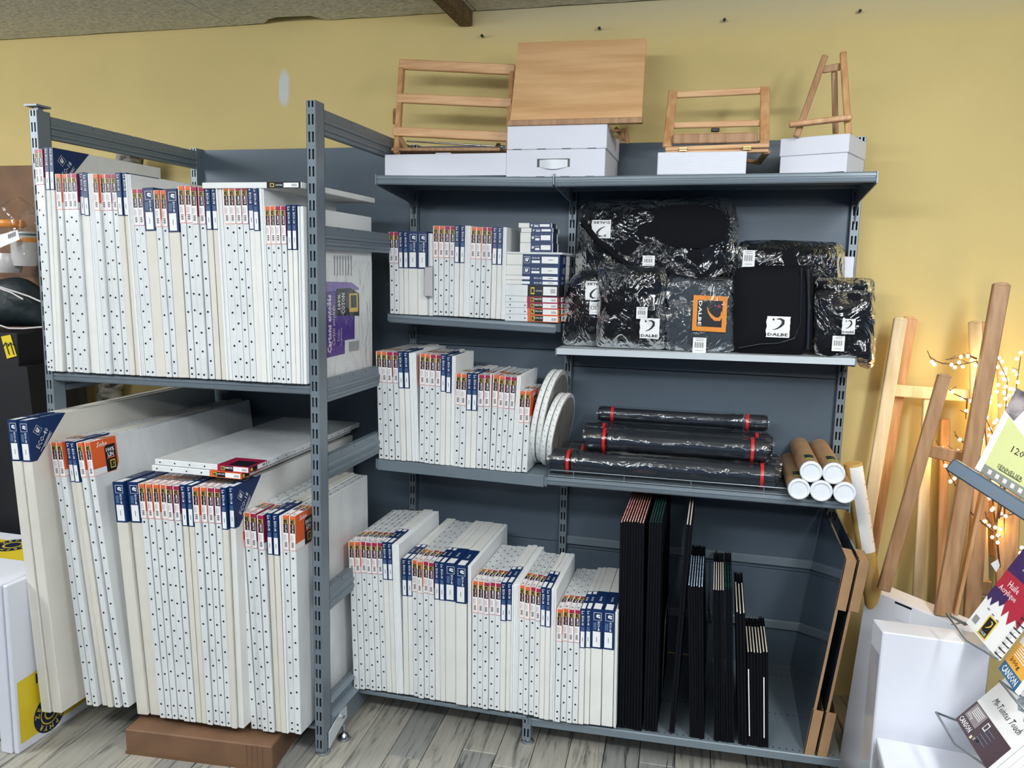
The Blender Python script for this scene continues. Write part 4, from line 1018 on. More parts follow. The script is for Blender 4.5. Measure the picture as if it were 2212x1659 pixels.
# two large sheets with cardboard corner guards leaning at the right end
for i, (tp_, bt, bk, face) in enumerate((((1422, 452), (1175, 1592), (1300, 160), M['mirror']), ((1498, 458), (1248, 1606), (1322, 165), M['acrylic']))):
    a = at(*z8(*tp_), Y=2.5); b_ = at(*z8(*bt), Y=2.5)
    b_.z = max(b_.z, .104+.002)
    t = thing('framed_sheet', ('left' if i == 0 else 'right')+' large glossy sheet with cardboard corner guards leaning at the shelf end', 'sheet', b_, 'large sheets at the shelf end')
    up_ = (a-b_); h = up_.length; up_.normalize(); n = up_.cross(Vector((0, 1, 0))); D_ = .555
    A = frame(Vector((0, 0, 0)), -n, (0, 1, 0), up_)
    th = .006
    MB().box((-th/2, 0, 0), (th/2, D_, h), face, A).build('panel', t)
    e = MB(); e.box((-th/2-.001, -.002, 0), (th/2+.001, .0, h), M['kraft'], A); e.build('edge_tape', t)
    for (z0_, z1_, nm) in ((h-.16, h+.003, 1), (-.003, .165, 0)):
        mb = MB(); g = .03
        mb.box((-g*.2, -.006, z0_), (g*.85, -.003, z1_), M['kraft'], A); mb.box((g*.83, -.006, z0_), (g*.85, .1, z1_), M['kraft'], A); mb.box((-th/2-.003, -.006, z0_), (-th/2-.001, .004, z1_), M['kraft'], A)
        if nm: mb.box((-th/2, -.004, z1_-.002), (g*.8, .1, z1_), M['kraft'], A)
        mb.build('corner_guard', t)

# ============================================================ ON TOP OF THE SHELVES
YT = 2.705
zT0 = t0; 
def ztop(x): return t0+(t1-t0)*(x-X0)/(X1-X0) if x < X1 else t1b+(t2-t1b)*(x-X1)/(X2-X1)
def carton(name, label, x0px, x1px, ytpx, ybpx, y, dep, extra=None, zb=None, yaw=0, mt=None, split=None):
    a = at(x0px, ytpx, Y=y); b_ = at(x1px, ybpx, Y=y)
    z0_ = ztop((a.x+b_.x)/2)+.001 if zb is None else zb; z1_ = a.z
    t = thing(name, label, 'box', (a.x, y, z0_), 'white cartons on the top shelf'); t.rotation_euler.z = R(yaw)
    W_ = b_.x-a.x; H_ = z1_-z0_
    return t, W_, H_
t, W_, H_ = carton('carton', 'long low white carton at the left end of the top shelf', 831, 1099, 334, 376, YT, .33)
MB().cbox((0, 0, 0), (W_-.004, .33, H_), .002, M['carton_w']).build('box_body', t)
MB().box((W_*.42, -.001, H_), (W_*.54, .004, H_+.003), M['carton_w']).build('flap_tab', t)
t, W_, H_ = carton('carton', 'lower white carton with handle slot under the drawing board', 1094, 1306, 324, 377, YT-.004, .3)
Hl = H_; ztopl = t.location.z+H_
o = MB().cbox((0, 0, 0), (W_, .33, H_), .002, M['carton_w']).build('box_body', t)
# handle slot: flat black patch painted for the shade in the hole, and white strap handle
MB().box((W_*.32, -.0008, H_*.36), (W_*.65, .0005, H_*.66), M['black']).build('handle_slot', t)
mb = MB(); G = []
for j in range(9):
    u = j/8; G.append([Vector((W_*(.345+.285*u), -.0015-.009*math.sin(math.pi*u), H_*(.62 if k else .37)-H_*.10*math.sin(math.pi*u)*(0 if k else 1))) for k in (0, 1)])
mb.grid(G, M['capwhite'], True, True); mb.build('handle', t)
mb = MB()
for k in range(4): mb.box((W_*(.06+k*.25), -.0006, 0), (W_*(.15+k*.25), .001, .0025), M['black'])
mb.build('flap_slots', t)
t, W_, H_ = carton('carton', 'upper white carton stacked beneath the drawing board', 1096, 1310, 270, 323, YT-.002, .3, zb=ztopl+.001)
MB().cbox((0, 0, 0), (W_, .33, H_), .002, M['carton_w']).build('box_body', t)
mb = MB()
for k in range(4): mb.box((W_*(.06+k*.25), -.0006, 0), (W_*(.15+k*.25), .001, .002), M['black'])
mb.build('flap_slots', t)
t, W_, H_ = carton('carton', 'small ribbed white carton under the little wooden stand', 1421, 1611, 329, 374, YT, .1)
mb = MB().cbox((0, 0, 0), (W_, .075, H_), .002, M['carton_w']); mb.build('box_body', t)
mb = MB()
for k in range(13): mb.box((W_*.03, -.0006, H_*(.07+k*.07)), (W_*.97, 0, H_*(.07+k*.07)+.0012), M['capwhite'])
mb.build('ribs', t)
q0 = at(1688, 300, Y=2.79); q1 = at(1834, 288, Y=2.71); zb4 = ztop(.25)+.001
t = thing('carton', 'tall white lidded carton at the right end of the top shelf', 'box', (q0.x, 2.79, zb4), 'white cartons on the top shelf'); t.rotation_euler.z = math.atan2(-.08, q1.x-q0.x)
W_ = math.hypot(q1.x-q0.x, .08); H_ = q0.z-zb4
MB().cbox((0, 0, 0), (W_, .2, H_*.52), .002, M['carton_w']).build('box_body', t)
MB().cbox((-.002, -.003, H_*.52), (W_+.003, .202, H_), .002, M['carton_w']).build('lid', t)
MB().box((W_*.6, -.004, -.0), (W_*.97, -.001, .004), M['black']).build('bottom_slot', t)

def Lp(px, py, y): return at(px, py, Y=y)
# large table easel frame (leaning back)
t = thing('table_easel', 'beech table easel frame with three rails on the long low carton', 'easel', at(855, 330, Y=2.76))
def bp2(name, a, b_, w_, d, mt, side=(0, 1, 0), rt=False): return part(beam(MB(), a, b_, w_, d, mt, side, rt), name, t)
bp2('upright', Lp(857, 332, 2.76), Lp(869, 132, 2.92), .020, .022, M['wood'])
bp2('upright', Lp(1098, 325, 2.77), Lp(1107, 142, 2.93), .018, .022, M['wood'])
bp2('rail', Lp(863, 139, 2.905), Lp(1113, 151, 2.915), .036, .018, M['wood_h'])
bp2('rail', Lp(857, 212, 2.84), Lp(1106, 223, 2.85), .033, .018, M['wood_h'])
bp2('rail', Lp(850, 284, 2.775), Lp(1100, 296, 2.785), .032, .022, M['wood_h'])
bp2('brace', Lp(864, 297, 2.77), Lp(884, 332, 2.8), .016, .012, M['wood_brown'])
bp2('brace', Lp(853, 236, 2.95), Lp(853, 268, 3.0), .014, .014, M['wood_brown'])
bp2('base_bar', Lp(866, 331, 2.85), Lp(1095, 331, 2.86), .012, .2, M['wood_brown'])
part(MB().tube([Lp(878, 305, 2.79), Lp(1085, 317, 2.8)], .003, M['chrome'], 8), 'rod', t)
part(MB().lathe([(.006, 0), (.012, .003), (.012, .014), (.004, .02)], frame(Lp(1082, 316, 2.8), (0, 1, 0), (0, 0, 1), (-1, 0, 0)), M['chrome'], 8, False), 'wing_nut', t)
# drawing board
t = thing('drawing_board', 'large beech drawing board tilted back with front ledge on two cartons', 'board', at(1240, 272, Y=2.72))
c0, c1, c2, c3 = Lp(1102, 262, 2.72), Lp(1386, 261, 2.72), Lp(1396, 83, 2.90), Lp(1119, 92, 2.90)
nrm = (c1-c0).cross(c3-c0).normalized(); off = nrm*-.014
part(MB().prism([c0, c1, c2, c3], off, M['wood_board']), 'board_panel', t)
l0, l1 = Lp(1097, 268, 2.705), Lp(1388, 267, 2.705)
part(MB().cbox((l0.x, 2.695, l0.z-.008), (l1.x, 2.72, l0.z+.011), .002, M['wood_brown'], None), 'ledge', t)
part(beam(MB(), Lp(1330, 277, 2.80), Lp(1356, 307, 2.86), .012, .014, M['wood_brown']), 'support_leg', t)
part(beam(MB(), Lp(1352, 278, 2.84), Lp(1356, 308, 2.86), .012, .03, M['wood_brown']), 'support_leg', t)
part(beam(MB(), Lp(1318, 283, 2.76), Lp(1350, 281, 2.80), .008, .012, M['wood_brown']), 'support_leg', t)
part(beam(MB(), Lp(1322, 292, 2.80), Lp(1352, 304, 2.86), .007, .012, M['wood_brown']), 'support_leg', t)
# little book stand
t = thing('book_stand', 'small beech reading stand with brass hinges on the ribbed carton', 'stand', at(1540, 325, Y=2.74))
bp2('upright', Lp(1441, 318, 2.73), Lp(1454, 197, 2.86), .030, .014, M['wood'])
bp2('upright', Lp(1651, 318, 2.73), Lp(1653, 188, 2.86), .030, .014, M['wood'])
bp2('rail', Lp(1460, 205, 2.857), Lp(1644, 196, 2.857), .022, .012, M['wood_h'])
bp2('rail', Lp(1453, 271, 2.79), Lp(1644, 266, 2.79), .020, .012, M['wood_h'])
bp2('ledge', Lp(1454, 301, 2.725), Lp(1637, 297, 2.725), .030, .014, M['wood_brown'])
bp2('ledge_top', Lp(1456, 292, 2.735), Lp(1637, 288, 2.735), .006, .02, M['wood'])
bp2('rail', Lp(1437, 322, 2.73), Lp(1662, 314, 2.73), .014, .014, M['wood_h'])
bp2('base_bar', Lp(1438, 328, 2.74), Lp(1660, 326, 2.74), .010, .02, M['wood_h'])
bp2('base_bar', Lp(1657, 328, 2.74), Lp(1638, 352, 2.98), .012, .02, M['wood_brown'], (1, 0, 0))
bp2('base_bar', Lp(1612, 347, 2.93), Lp(1640, 351, 2.95), .012, .02, M['wood_brown'])
bp2('stop', Lp(1536, 281, 2.8), Lp(1554, 281, 2.8), .012, .01, M['black'])
for x, y in ((1476, 323), (1614, 320)):
    q = Lp(x, y, 2.722); part(MB().cbox((q.x-.013, 2.716, q.z-.006), (q.x+.013, 2.722, q.z+.006), .001, M['brass']).tube([(q.x-.012, 2.715, q.z), (q.x+.012, 2.715, q.z)], .002, M['brass'], 8), 'hinge', t)
# mini easel
t = thing('mini_easel', 'small three-legged beech display easel on the tall lidded carton', 'easel', at(1775, 294, Y=2.75))
bp2('leg', Lp(1720, 296, 2.75), Lp(1782, 122, 2.82), .020, .014, M['wood_brown'], rt=True)
bp2('leg', Lp(1833, 292, 2.75), Lp(1821, 115, 2.82), .020, .016, M['wood'], rt=True)
bp2('leg', Lp(1805, 289, 2.86), Lp(1802, 155, 2.84), .018, .012, M['wood_brown'])
bp2('rail', Lp(1777, 151, 2.825), Lp(1815, 144, 2.825), .022, .010, M['wood_brown'])
bp2('ledge', Lp(1705, 270, 2.735), Lp(1840, 254, 2.735), .016, .03, M['wood'])

# ============================================================ RIGHT SIDE
# kraft roll with a long white label, leaning at the shelf end
a = at(1842, 1000, Y=2.88); b_ = at(1886, 1290, Y=2.88)
t = thing('kraft_paper_roll', 'tall yellowish kraft roll with long white printed label at the shelf end', 'roll', b_)
dr = (a-b_).normalized(); L = (a-b_).length; u_ = dr.cross(Vector((0, 1, 0))).normalized(); v_ = dr.cross(u_)
A = frame(Vector((0, 0, 0)), u_, v_, dr)
MB().lathe([(.030, -.4), (.030, L)], A, M['kraft_roll'], 24).build('roll_body', t)
mb = MB(); mb.grid([[A @ Vector((.0307*math.cos(R(w2)), .0307*math.sin(R(w2)), z)) for w2 in range(0, 361, 15)][4:18] for z in (L*.35, L*.98)], M['paper'], True)
for i in range(14): mb.grid([[A @ Vector((.031*math.cos(R(w2)), .031*math.sin(R(w2)), z)) for w2 in range(135+(i % 3)*15, 210, 15)] for z in (L*(.42+i*.035), L*(.424+i*.035))], M['ink'], True)
mb.build('printed_label', t)

def easel(label, parts_):
    t = thing('studio_easel', label, 'easel', parts_[0][1], 'wooden easels against the yellow wall')
    for nm, a, b_, w_, d, mt, rt in parts_: part(beam(MB(), a, b_, w_, d, mt, (0, 1, 0), rt), nm, t)
    return t
E_ = lambda x, y, Y_: at(x, y, Y=Y_)
easel('pale pine easel leaning on the yellow wall nearest the shelving', [
    ('leg', E_(1855, 1235, 2.98), E_(1945, 690, 3.03), .042, .022, M['pine'], True),
    ('leg', E_(2122, 1290, 2.98), E_(2106, 697, 3.05), .040, .022, M['pine'], True),
    ('mast', E_(1982, 1300, 3.0), E_(2006, 862, 3.06), .036, .022, M['pine'], False),
    ('crossbar', E_(1932, 843, 3.045), E_(2112, 856, 3.055), .042, .02, M['pine'], False)])
easel('brown beech easel standing just behind the pale pine easel', [
    ('leg', E_(1880, 1200, 3.07), E_(1966, 688, 3.10), .044, .022, M['wood'], True),
    ('leg', E_(2150, 1200, 3.07), E_(2134, 694, 3.10), .044, .022, M['wood'], False),
    ('mast', E_(2030, 1300, 3.08), E_(2042, 905, 3.11), .03, .02, M['wood'], False)])
easel('front beech easel with tall mast leaning right beside lit twigs', [
    ('leg', E_(1908, 1275, 2.78), E_(2040, 812, 2.84), .040, .024, M['wood_brown'], True),
    ('mast', E_(2035, 1330, 2.72), E_(2163, 616, 2.84), .048, .026, M['wood_brown'], True),
    ('mast', E_(2062, 1330, 2.75), E_(2142, 975, 2.80), .012, .03, M['wood'], False),
    ('crossbar', E_(2003, 972, 2.845), E_(2135, 1003, 2.845), .042, .02, M['wood_brown'], False)])
easel('darker beech easel at the far right behind the sketch pads', [
    ('leg', E_(2098, 1340, 2.92), E_(2122, 1000, 2.98), .05, .024, M['wood_brown'], False),
    ('leg', E_(2165, 1330, 2.95), E_(2150, 960, 3.0), .03, .024, M['wood'], False),
    ('leg', E_(2178, 1300, 2.95), E_(2190, 1000, 3.0), .045, .024, M['wood_brown'], False),
    ('crossbar', E_(2085, 1262, 2.97), E_(2140, 1270, 2.97), .05, .02, M['wood_brown'], False)])

# lit twigs
zR = lambda x, y: (1800+x/3.073, 560+y/3.073)
zQ = lambda x, y: (2000+x/4.608, 880+y/4.608)
t = thing('lighted_twigs', 'bundle of brown twigs with warm glowing fairy bulbs among the easels', 'lights', at(2160, 1200, Y=2.93))
bul = [zR(*q) for q in ((655, 680), (672, 700), (785, 700), (835, 685), (848, 648), (893, 642), (808, 718), (860, 712), (918, 672), (945, 703), (1100, 655), (1120, 680), (1090, 715), (1145, 730), (1115, 755), (1140, 760), (1130, 795), (1155, 800), (1095, 835), (1145, 845), (1085, 880), (1135, 885), (1175, 860), (1165, 905), (1200, 865), (1225, 815), (1218, 765), (1198, 740), (1245, 620), (1218, 660), (1200, 895), (1145, 925), (1105, 970), (1150, 970), (1160, 1000), (1020, 1050), (1070, 1085), (1085, 1068), (1130, 1055), (1040, 1125), (1035, 1170), (1050, 1195), (1075, 1190), (1030, 1255), (1045, 915), (1015, 910), (985, 1195), (1040, 950), (792, 880), (857, 920), (912, 940), (883, 1005), (840, 1198), (727, 1255), (828, 1273), (745, 1370), (805, 1455), (778, 1475))]
bul += [zQ(*q) for q in ((633, 905), (672, 1005), (658, 1020), (750, 1060), (795, 1083), (585, 1135), (628, 1180), (690, 1195), (738, 1212), (718, 1272), (660, 1292), (940, 1450), (955, 1395), (715, 1345), (1010, 1080), (690, 900))]
bm_ = MB().lathe([(.0005, -.006), (.004, -.004), (.0058, 0), (.004, .004), (.0005, .006)], Matrix.Identity(4), M['bulb'], 8).mesh('bulb')
rnd = random.Random(4)
for i, q in enumerate(bul):
    Yb = 2.885+rnd.random()*.04
    p = at(*q, Y=Yb); o = link('bulb', bm_, t, T3(p-t.location))
tw = MB()
for pl in ([(2160, 1225), (2150, 1130), (2140, 1040), (2128, 930), (2130, 860), (2118, 800)], [(2152, 1140), (2165, 1020), (2172, 900), (2176, 820), (2155, 775)], [(2158, 1120), (2185, 960), (2196, 830), (2205, 770)],
           [(2128, 930), (2098, 868), (2060, 850), (2045, 835)], [(2130, 850), (2110, 780), (2075, 788), (2035, 785), (2012, 776), (2007, 768)], [(2110, 775), (2090, 768), (2060, 775), (2042, 777)], [(2135, 1000), (2080, 975), (2040, 968), (2018, 962)], [(2090, 860), (2088, 880), (2086, 905)],
           [(2135, 1010), (2075, 950), (2062, 940)], [(2160, 1160), (2100, 1110), (2065, 1050), (2040, 1005), (2035, 990)], [(2160, 1115), (2190, 1110), (2212, 1115)], [(2150, 1140), (2132, 1120), (2128, 1105)],
           [(2165, 1010), (2150, 950), (2130, 905)], [(2172, 900), (2190, 880), (2200, 850)], [(2150, 800), (2145, 770), (2135, 762)]):
    pts = [at(x, y, Y=2.905) for x, y in pl]; tw.tube(pts, [.0034*(1-.6*k/(len(pts)-1)) for k in range(len(pts))], M['twig'], 5)
    for k in range(len(pts)-1):
        m_ = pts[k].lerp(pts[k+1], .5); tw.tube([m_, m_+Vector((rnd.uniform(-.02, .02), .004, rnd.uniform(.004, .022)))], .0012, M['twig'], 4)
part(tw, 'twigs', t)
q = [at(x, y, Y=2.82) for x, y in ((2140, 1218), (2156, 1208), (2160, 1222), (2152, 1236))]
part(MB().prism(q, (0, .001, 0), M['paper']), 'hang_tag', t)
for x, y, e in ((2150, 860, 2.4), (2140, 1040, 2.2), (2160, 1140, 1.4), (2060, 790, .4), (2040, 990, .8)):
    l = bpy.data.lights.new('bulb_glow', 'POINT'); l.energy = e; l.color = (1, .66, .22); l.shadow_soft_size = .03
    o = bpy.data.objects.new('bulb_glow', l); C.objects.link(o); o.location = at(x, y, Y=2.97)

# white cartons on the floor at the right
def box8(name, label, P0, P1, dvec, h, mt=None, up_=(0, 0, 1), group='white cartons on the floor'):
    """upright carton whose front runs from P0 to P1 along the floor, dvec deep, h high"""
    mt = mt or M['carton_w']; u = (P1-P0); W_ = u.length; u.normalize(); v = Vector(dvec); D_ = v.length; v.normalize(); n = Vector(up_).normalized()
    t = thing(name, label, 'box', P0, group)
    A = frame(Vector((0, 0, 0)), u, v, n)
    MB().cbox((0, 0, 0), (W_, D_, h), .003, mt, A).build('box_body', t)
    return t, A, W_, D_
tl_ = at(1871, 1268, Z=.545); tr_ = at(2094, 1362, Z=.545)
bl_ = at(1808, 1659, Z=.0)
d_ = (tr_-tl_).normalized()
P0 = Vector((bl_.x, bl_.y, 0)); up_ = (tl_-P0); hh = up_.length; up_.normalize()
t, A, W_, D_ = box8('carton', 'tall flat white carton with handle slot leaning behind the others at right', P0, P0+d_*.39, Vector((-d_.y, d_.x, 0))*.085, hh, up_=up_)
MB().box((W_*.3, -.001, hh-.012), (W_*.46, .004, hh-.006), M['black'], A).box((W_*.3, -.0015, hh-.06), (W_*.46, -.0002, hh-.014), M['carton_w'], A).build('handle_flap', t)
tl2 = at(1907, 1365, Y=2.25)
P0 = Vector((tl2.x, 2.25, 0.0))
t, A, W_, D_ = box8('carton', 'square white carton with sealed side standing in front of the tall flat one', P0, P0+Vector((.745-tl2.x, -.01, 0)), (-.01, .085, 0), tl2.z)
MB().box((-.0015, .004, .16), (-.0005, D_-.004, tl2.z-.07), mat('clear_tape', (196, 200, 206), .15, coat=1), A).build('tape', t)
q = at(1884, 1590, Y=2.215)
t, A, W_, D_ = box8('carton', 'low white carton wrapped in film at the bottom right', Vector((q.x, 1.975, 0)), Vector((q.x+.32, 1.955, 0)), (.01, .24, 0), q.z)
G = [[A @ Vector((-.003-.002*random.random(), D_*i/8, (q.z-.01)*j/8)) for j in range(9)] for i in range(9)]
MB().grid(G, M['film_s'], True).build('shrink_film', t)

# ---- rack with sketch pads
zP = lambda x, y: (2000+x/3.462, 1180+y/3.462)
rk = thing('wire_rack', 'grey wire display rack holding sketch pads at the right edge', 'rack', at(2130, 1350, Y=2.1))
def pad(label, corners, ys, th=.012, name='sketch_pad'):
    """corners: pixels of lower-left, lower-right, upper-right, upper-left; ys: their distances; flat pad"""
    P_ = [at(*c, Y=y) for c, y in zip(corners[:2]+corners[3:], ys)]
    ll, lr, ul = P_; u = (lr-ll); v = (ul-ll); n = u.cross(v).normalized()
    if n.dot(ll-Vector((0, 0, HC))) > 0: n = -n
    t = thing(name, label, 'sketch pad', ll, 'sketch pads on the wire rack')
    pl = [Vector((0, 0, 0)), u, u+v, v]
    part_ = MB().prism(pl, n*-th, M['paper']).build('paper_block', t)
    def f(a, b_, e=0): return u*a+v*b_+n*(.0005+e*.0004)
    return t, f, u, v, n
# upper pad, in the slate tray
t, f, u, v, n = pad('large green-and-white drawing pad standing in the slate tray', [(2106, 1012), (2232, 1090), (2330, 900), (2196, 838)], (2.05, 1.95, 2.12))
mb = MB()
mb.poly([f(.1, .0), f(1, 0), f(1, .1), f(.1, .1)], mat('pad_grey', (112, 116, 108), .5))
mb.poly([f(.1, .1), f(1, .1), f(1, .38), f(.1, .68)], mat('pad_olive', (176, 180, 124), .5))
mb.poly([f(0, .72, 1), f(.2, .66, 1), f(.35, 1, 1), f(0, 1, 1)], mat('pad_photo', (70, 62, 70), .5, var=(30, 0, (150, 140, 140))))
mb.text('120', f(.47, .39, 2), u, v, u.length*.2, v.length*.11, M['black']); mb.text('SENNELIER', f(.5, .16, 2), u, v, u.length*.42, v.length*.045, M['black'], keep=False)
mb.poly([f(.32, .125, 2), f(.7, .125, 2), f(.7, .133, 2), f(.32, .133, 2)], M['black'])
for i in range(6): mb.poly([f(.2+i*.13, .025, 2), f(.26+i*.13, .025, 2), f(.26+i*.13, .075, 2), f(.2+i*.13, .075, 2)], M['milk'])
mb.build('cover_print', t)
a = at(2058, 1005, Y=2.02); b_ = at(2240, 1122, Y=1.9)
part(beam(MB(), a, b_, .032, .05, M['slate'], (0, 1, 0)), 'tray', rk)
mb = MB(); A = frame(a, (b_-a).normalized(), (0, 1, 0), (b_-a).normalized().cross(Vector((0, 1, 0))))
mb.box((.01, -.0265, -.012), (.04, -.0255, .012), M['paper'], A).box((.016, -.027, -.006), (.03, -.0262, .006), M['black'], A); part(mb, 'tray_sticker', rk)
# oil and acrylic pad
t, f, u, v, n = pad('spiral sketch pad with purple and red paint cover on the middle wires', [(2087, 1345), (2152, 1421), (2290, 1260), (2215, 1180)], (2.26, 2.07, 2.36))
mb = MB()
red = mat('pad_crimson', (172, 36, 62), .45); vio = mat('pad_violet', (56, 34, 92), .45)
mb.poly([f(0, .44), f(1.0, .44), f(1.0, .69), f(0, .69)], red)
mb.poly([f(0, .69), f(1, .69), f(1, 1), f(0, 1)], vio)
mb.poly([f(.0, .43, 1), f(.0, .36, 1), f(.08, .32, 1), f(.12, .38, 1), f(.2, .30, 1), f(.3, .40, 1), f(.38, .36, 1), f(.45, .42, 1), f(.45, .49, 1), f(0, .49, 1)], vio)
mb.poly([f(.45, .49, 1), f(.45, .42, 1), f(.55, .30, 1), f(.62, .40, 1), f(.75, .28, 1), f(.85, .38, 1), f(1, .32, 1), f(1, .49, 1)], red)
mb.poly([f(.3, .78, 1), f(.45, .80, 1), f(.6, .76, 1), f(.75, .9, 1), f(.8, 1, 1), f(.4, 1, 1), f(.35, .92, 1)], mat('pad_smoke', (150, 148, 156), .5))
mb.text('Huile', f(.40, .60, 2), u, v, u.length*.3, v.length*.07, M['paper'], keep=False); mb.text('Acrylique', f(.36, .51, 2), u, v, u.length*.5, v.length*.075, M['paper'], keep=False)
mb.poly([f(.34, .02, 1), f(.6, .02, 1), f(.6, .24, 1), f(.34, .24, 1)], M['yellow']); mb.poly([f(.37, .035, 2), f(.57, .035, 2), f(.57, .225, 2), f(.37, .225, 2)], M['black'])
mb.text('DALBE', f(.47, .06, 3), u, v, u.length*.16, v.length*.03, M['paper'], keep=False)
mb.swoosh(f(.38, .09, 3), u.normalized(), v.normalized(), u.length*.18, M['yellow'])
for i in range(8): mb.poly([f(.07+i*.018, .06, 1), f(.078+i*.018, .06, 1), f(.078+i*.018, .14, 1), f(.07+i*.018, .14, 1)], M['black'])
for i, s_ in enumerate(('20', '', '')): mb.poly([f(.2+i*.16, .26-.01*i, 1), f(.27+i*.16, .26-.01*i, 1), f(.27+i*.16, .275-.01*i, 1), f(.2+i*.16, .275-.01*i, 1)], M['ink'])
mb.build('cover_print', t)
sp_ = MB()
for i in range(17):
    c = f(1.0, .03+i*.058); pts = [c+u.normalized()*(.009*math.cos(w2))+n*(.009*math.sin(w2)) for w2 in [k*math.pi/4 for k in range(9)]]
    sp_.tube(pts, .0018, M['black'], 4, caps=False)
stuff(sp_.build('spiral_binding', t))
# blue and yellow pad
t, f, u, v, n = pad('blue and yellow heavy paper pad half behind the wire at the right edge', [(2157, 1444), (2192, 1494), (2300, 1400), (2246, 1330)], (2.10, 1.97, 2.2))
mb = MB(); blu = mat('pad_blue', (44, 104, 146), .45)
mb.poly([f(0, 0), f(1, 0), f(1, .16), f(0, .16)], blu); mb.poly([f(.0, .72), f(1, .72), f(1, 1), f(0, 1)], blu)
mb.poly([f(0, .16), f(1, .16), f(1, .5), f(0, .5)], mat('pad_amber', (236, 172, 64), .45))
mb.text('CANSON', f(.5, .08, 2), u, v, u.length*.8, v.length*.11, M['paper'], bold=.02, keep=False)
mb.text('300g', f(.4, .24, 2), u, v, u.length*.5, v.length*.09, M['black'], keep=False)
for i in range(5): mb.poly([f(.15, .32+i*.035, 2), f(.85, .32+i*.035, 2), f(.85, .335+i*.035, 2), f(.15, .335+i*.035, 2)], M['paper'])
mb.build('cover_print', t)
# pastel pad at the bottom
t, f, u, v, n = pad('white pastel paper pad with dark brown lower band at the bottom right', [(2064, 1553), (2132, 1662), (2270, 1540), (2200, 1440)], (2.12, 1.86, 2.2), .01)
mb = MB(); br = mat('pad_brown', (66, 44, 52), .45)
mb.poly([f(0, 0), f(1, 0), f(1, .34), f(0, .34)], br)
mb.poly([f(.05, .13, 1), f(.38, .13, 1), f(.38, .33, 1), f(.05, .33, 1)], mat('pad_taupe', (140, 130, 134), .5))
mb.poly([f(.45, .74, 1), f(.6, .66, 1), f(.72, .70, 1), f(.8, .62, 1), f(.95, .72, 1), f(.98, .9, 1), f(.8, .98, 1), f(.55, .92, 1)], mat('pad_charcoal', (80, 88, 98), .6, var=(40, 0, (170, 176, 182))))
mb.text('CANSON', f(.2, .07, 2), u, v, u.length*.32, v.length*.07, M['paper'], bold=.02, keep=False)
mb.text('350g', f(.14, .17, 2), u, v, u.length*.14, v.length*.05, M['paper'], keep=False)
mb.text('Mi-Teintes Touch', f(.56, .52, 2), u, v, u.length*.72, v.length*.085, M['black'], shear=.4, keep=False)
for i in range(5): mb.poly([f(.1, .21+i*.022, 2), f(.34, .21+i*.022, 2), f(.34, .219+i*.022, 2), f(.1, .219+i*.022, 2)], M['paper'])
for i in range(4): mb.poly([f(.5, .10+i*.05, 2), f(.72, .10+i*.05, 2), f(.72, .105+i*.05, 2), f(.5, .105+i*.05, 2)], M['pale'])
for i, c in enumerate(((230, 220, 180), (150, 148, 150), (20, 20, 26))): mb.poly([f(.42+i*.06, .02+.02*i, 2), f(.46+i*.06, .02+.02*i, 2), f(.46+i*.06, .06+.02*i, 2), f(.42+i*.06, .06+.02*i, 2)], mat('swatch', c, .5))
mb.poly([f(.45, .2, 2), f(.53, .2, 2), f(.53, .3, 2), f(.45, .3, 2)], M['paper']); mb.poly([f(.465, .215, 3), f(.515, .215, 3), f(.515, .285, 3), f(.465, .285, 3)], br)
mb.build('cover_print', t)
for k in range(4):
    o_ = n*-(.014+.012*k)+u*(.02*(k+1))
    tt = thing('sketch_pad', ('first', 'second', 'third', 'fourth')[k]+' white pad stacked behind the pastel pad, edges at bottom right', 'sketch pad', t.location+o_, 'sketch pads on the wire rack')
    MB().prism([Vector((0, 0, 0)), u, u+v, v], n*-.009, M['paper']).build('paper_block', tt)
# wires of the rack
def wire(pl, r=.003):
    part(MB().tube([at(x, y, Y=yy) for x, y, yy in pl], r, M['wire'], 8), 'wire', rk)
wire([(2085, 1350, 2.3), (2045, 1326, 2.24), (2088, 1384, 2.12), (2155, 1424, 2.04)])
wire([(2045, 1327, 2.24), (2084, 1346, 2.33), (2120, 1360, 2.5)]); wire([(2056, 1349, 2.22), (2085, 1344, 2.36)], .002)
wire([(2066, 1556, 2.16), (2022, 1539, 2.14), (2063, 1607, 1.98), (2150, 1670, 1.9)])
wire([(2212, 1510, 2.0), (2160, 1471, 2.0), (2200, 1520, 1.92), (2240, 1560, 1.9)])
part(MB().tube([at(2225, 1700, Y=2.6), at(2260, 950, Y=2.6)], .012, M['wire'], 10), 'stand_pole', rk)

# ============================================================ LEFT SIDE
t = thing('carton', 'brown cardboard carton high up behind the plastic bags at far left', 'box', (-3.3, 2.9, 1.2))
a = at(0, 358, Y=2.87)
part(MB().cbox((-3.5, 2.87, 1.242), (-2.74, 2.985, a.z), .003, M['carton']), 'box_body', t)
t = thing('carton', 'dark carton below with pale printed word beside the slotted post', 'box', (-2.9, 2.9, .98))
part(MB().cbox((-3.3, 2.87, .98), (-2.74, 2.985, 1.24), .003, mat('dark_grey_carton', (64, 66, 62), .7)), 'box_body', t)
q = at(55, 722, Y=2.868); q2 = at(94, 758, Y=2.868)
mb = MB().box((q.x, 2.866, q2.z), (q2.x, 2.868, q.z), mat('faded_label', (96, 100, 98), .6)); mb.text('REVA', ((q.x+q2.x)/2, 2.8655, (q.z+q2.z)/2), (1, 0, 0), (0, 0, 1), .1, .04, M['black'], bold=.02); part(mb, 'printed_label', t)
t = thing('carton', 'tall brown carton standing under the dark carton at far left', 'box', (-2.9, 2.9, .0))
part(MB().cbox((-3.35, 2.87, 0), (-2.76, 2.985, .978), .003, M['carton']), 'box_body', t)
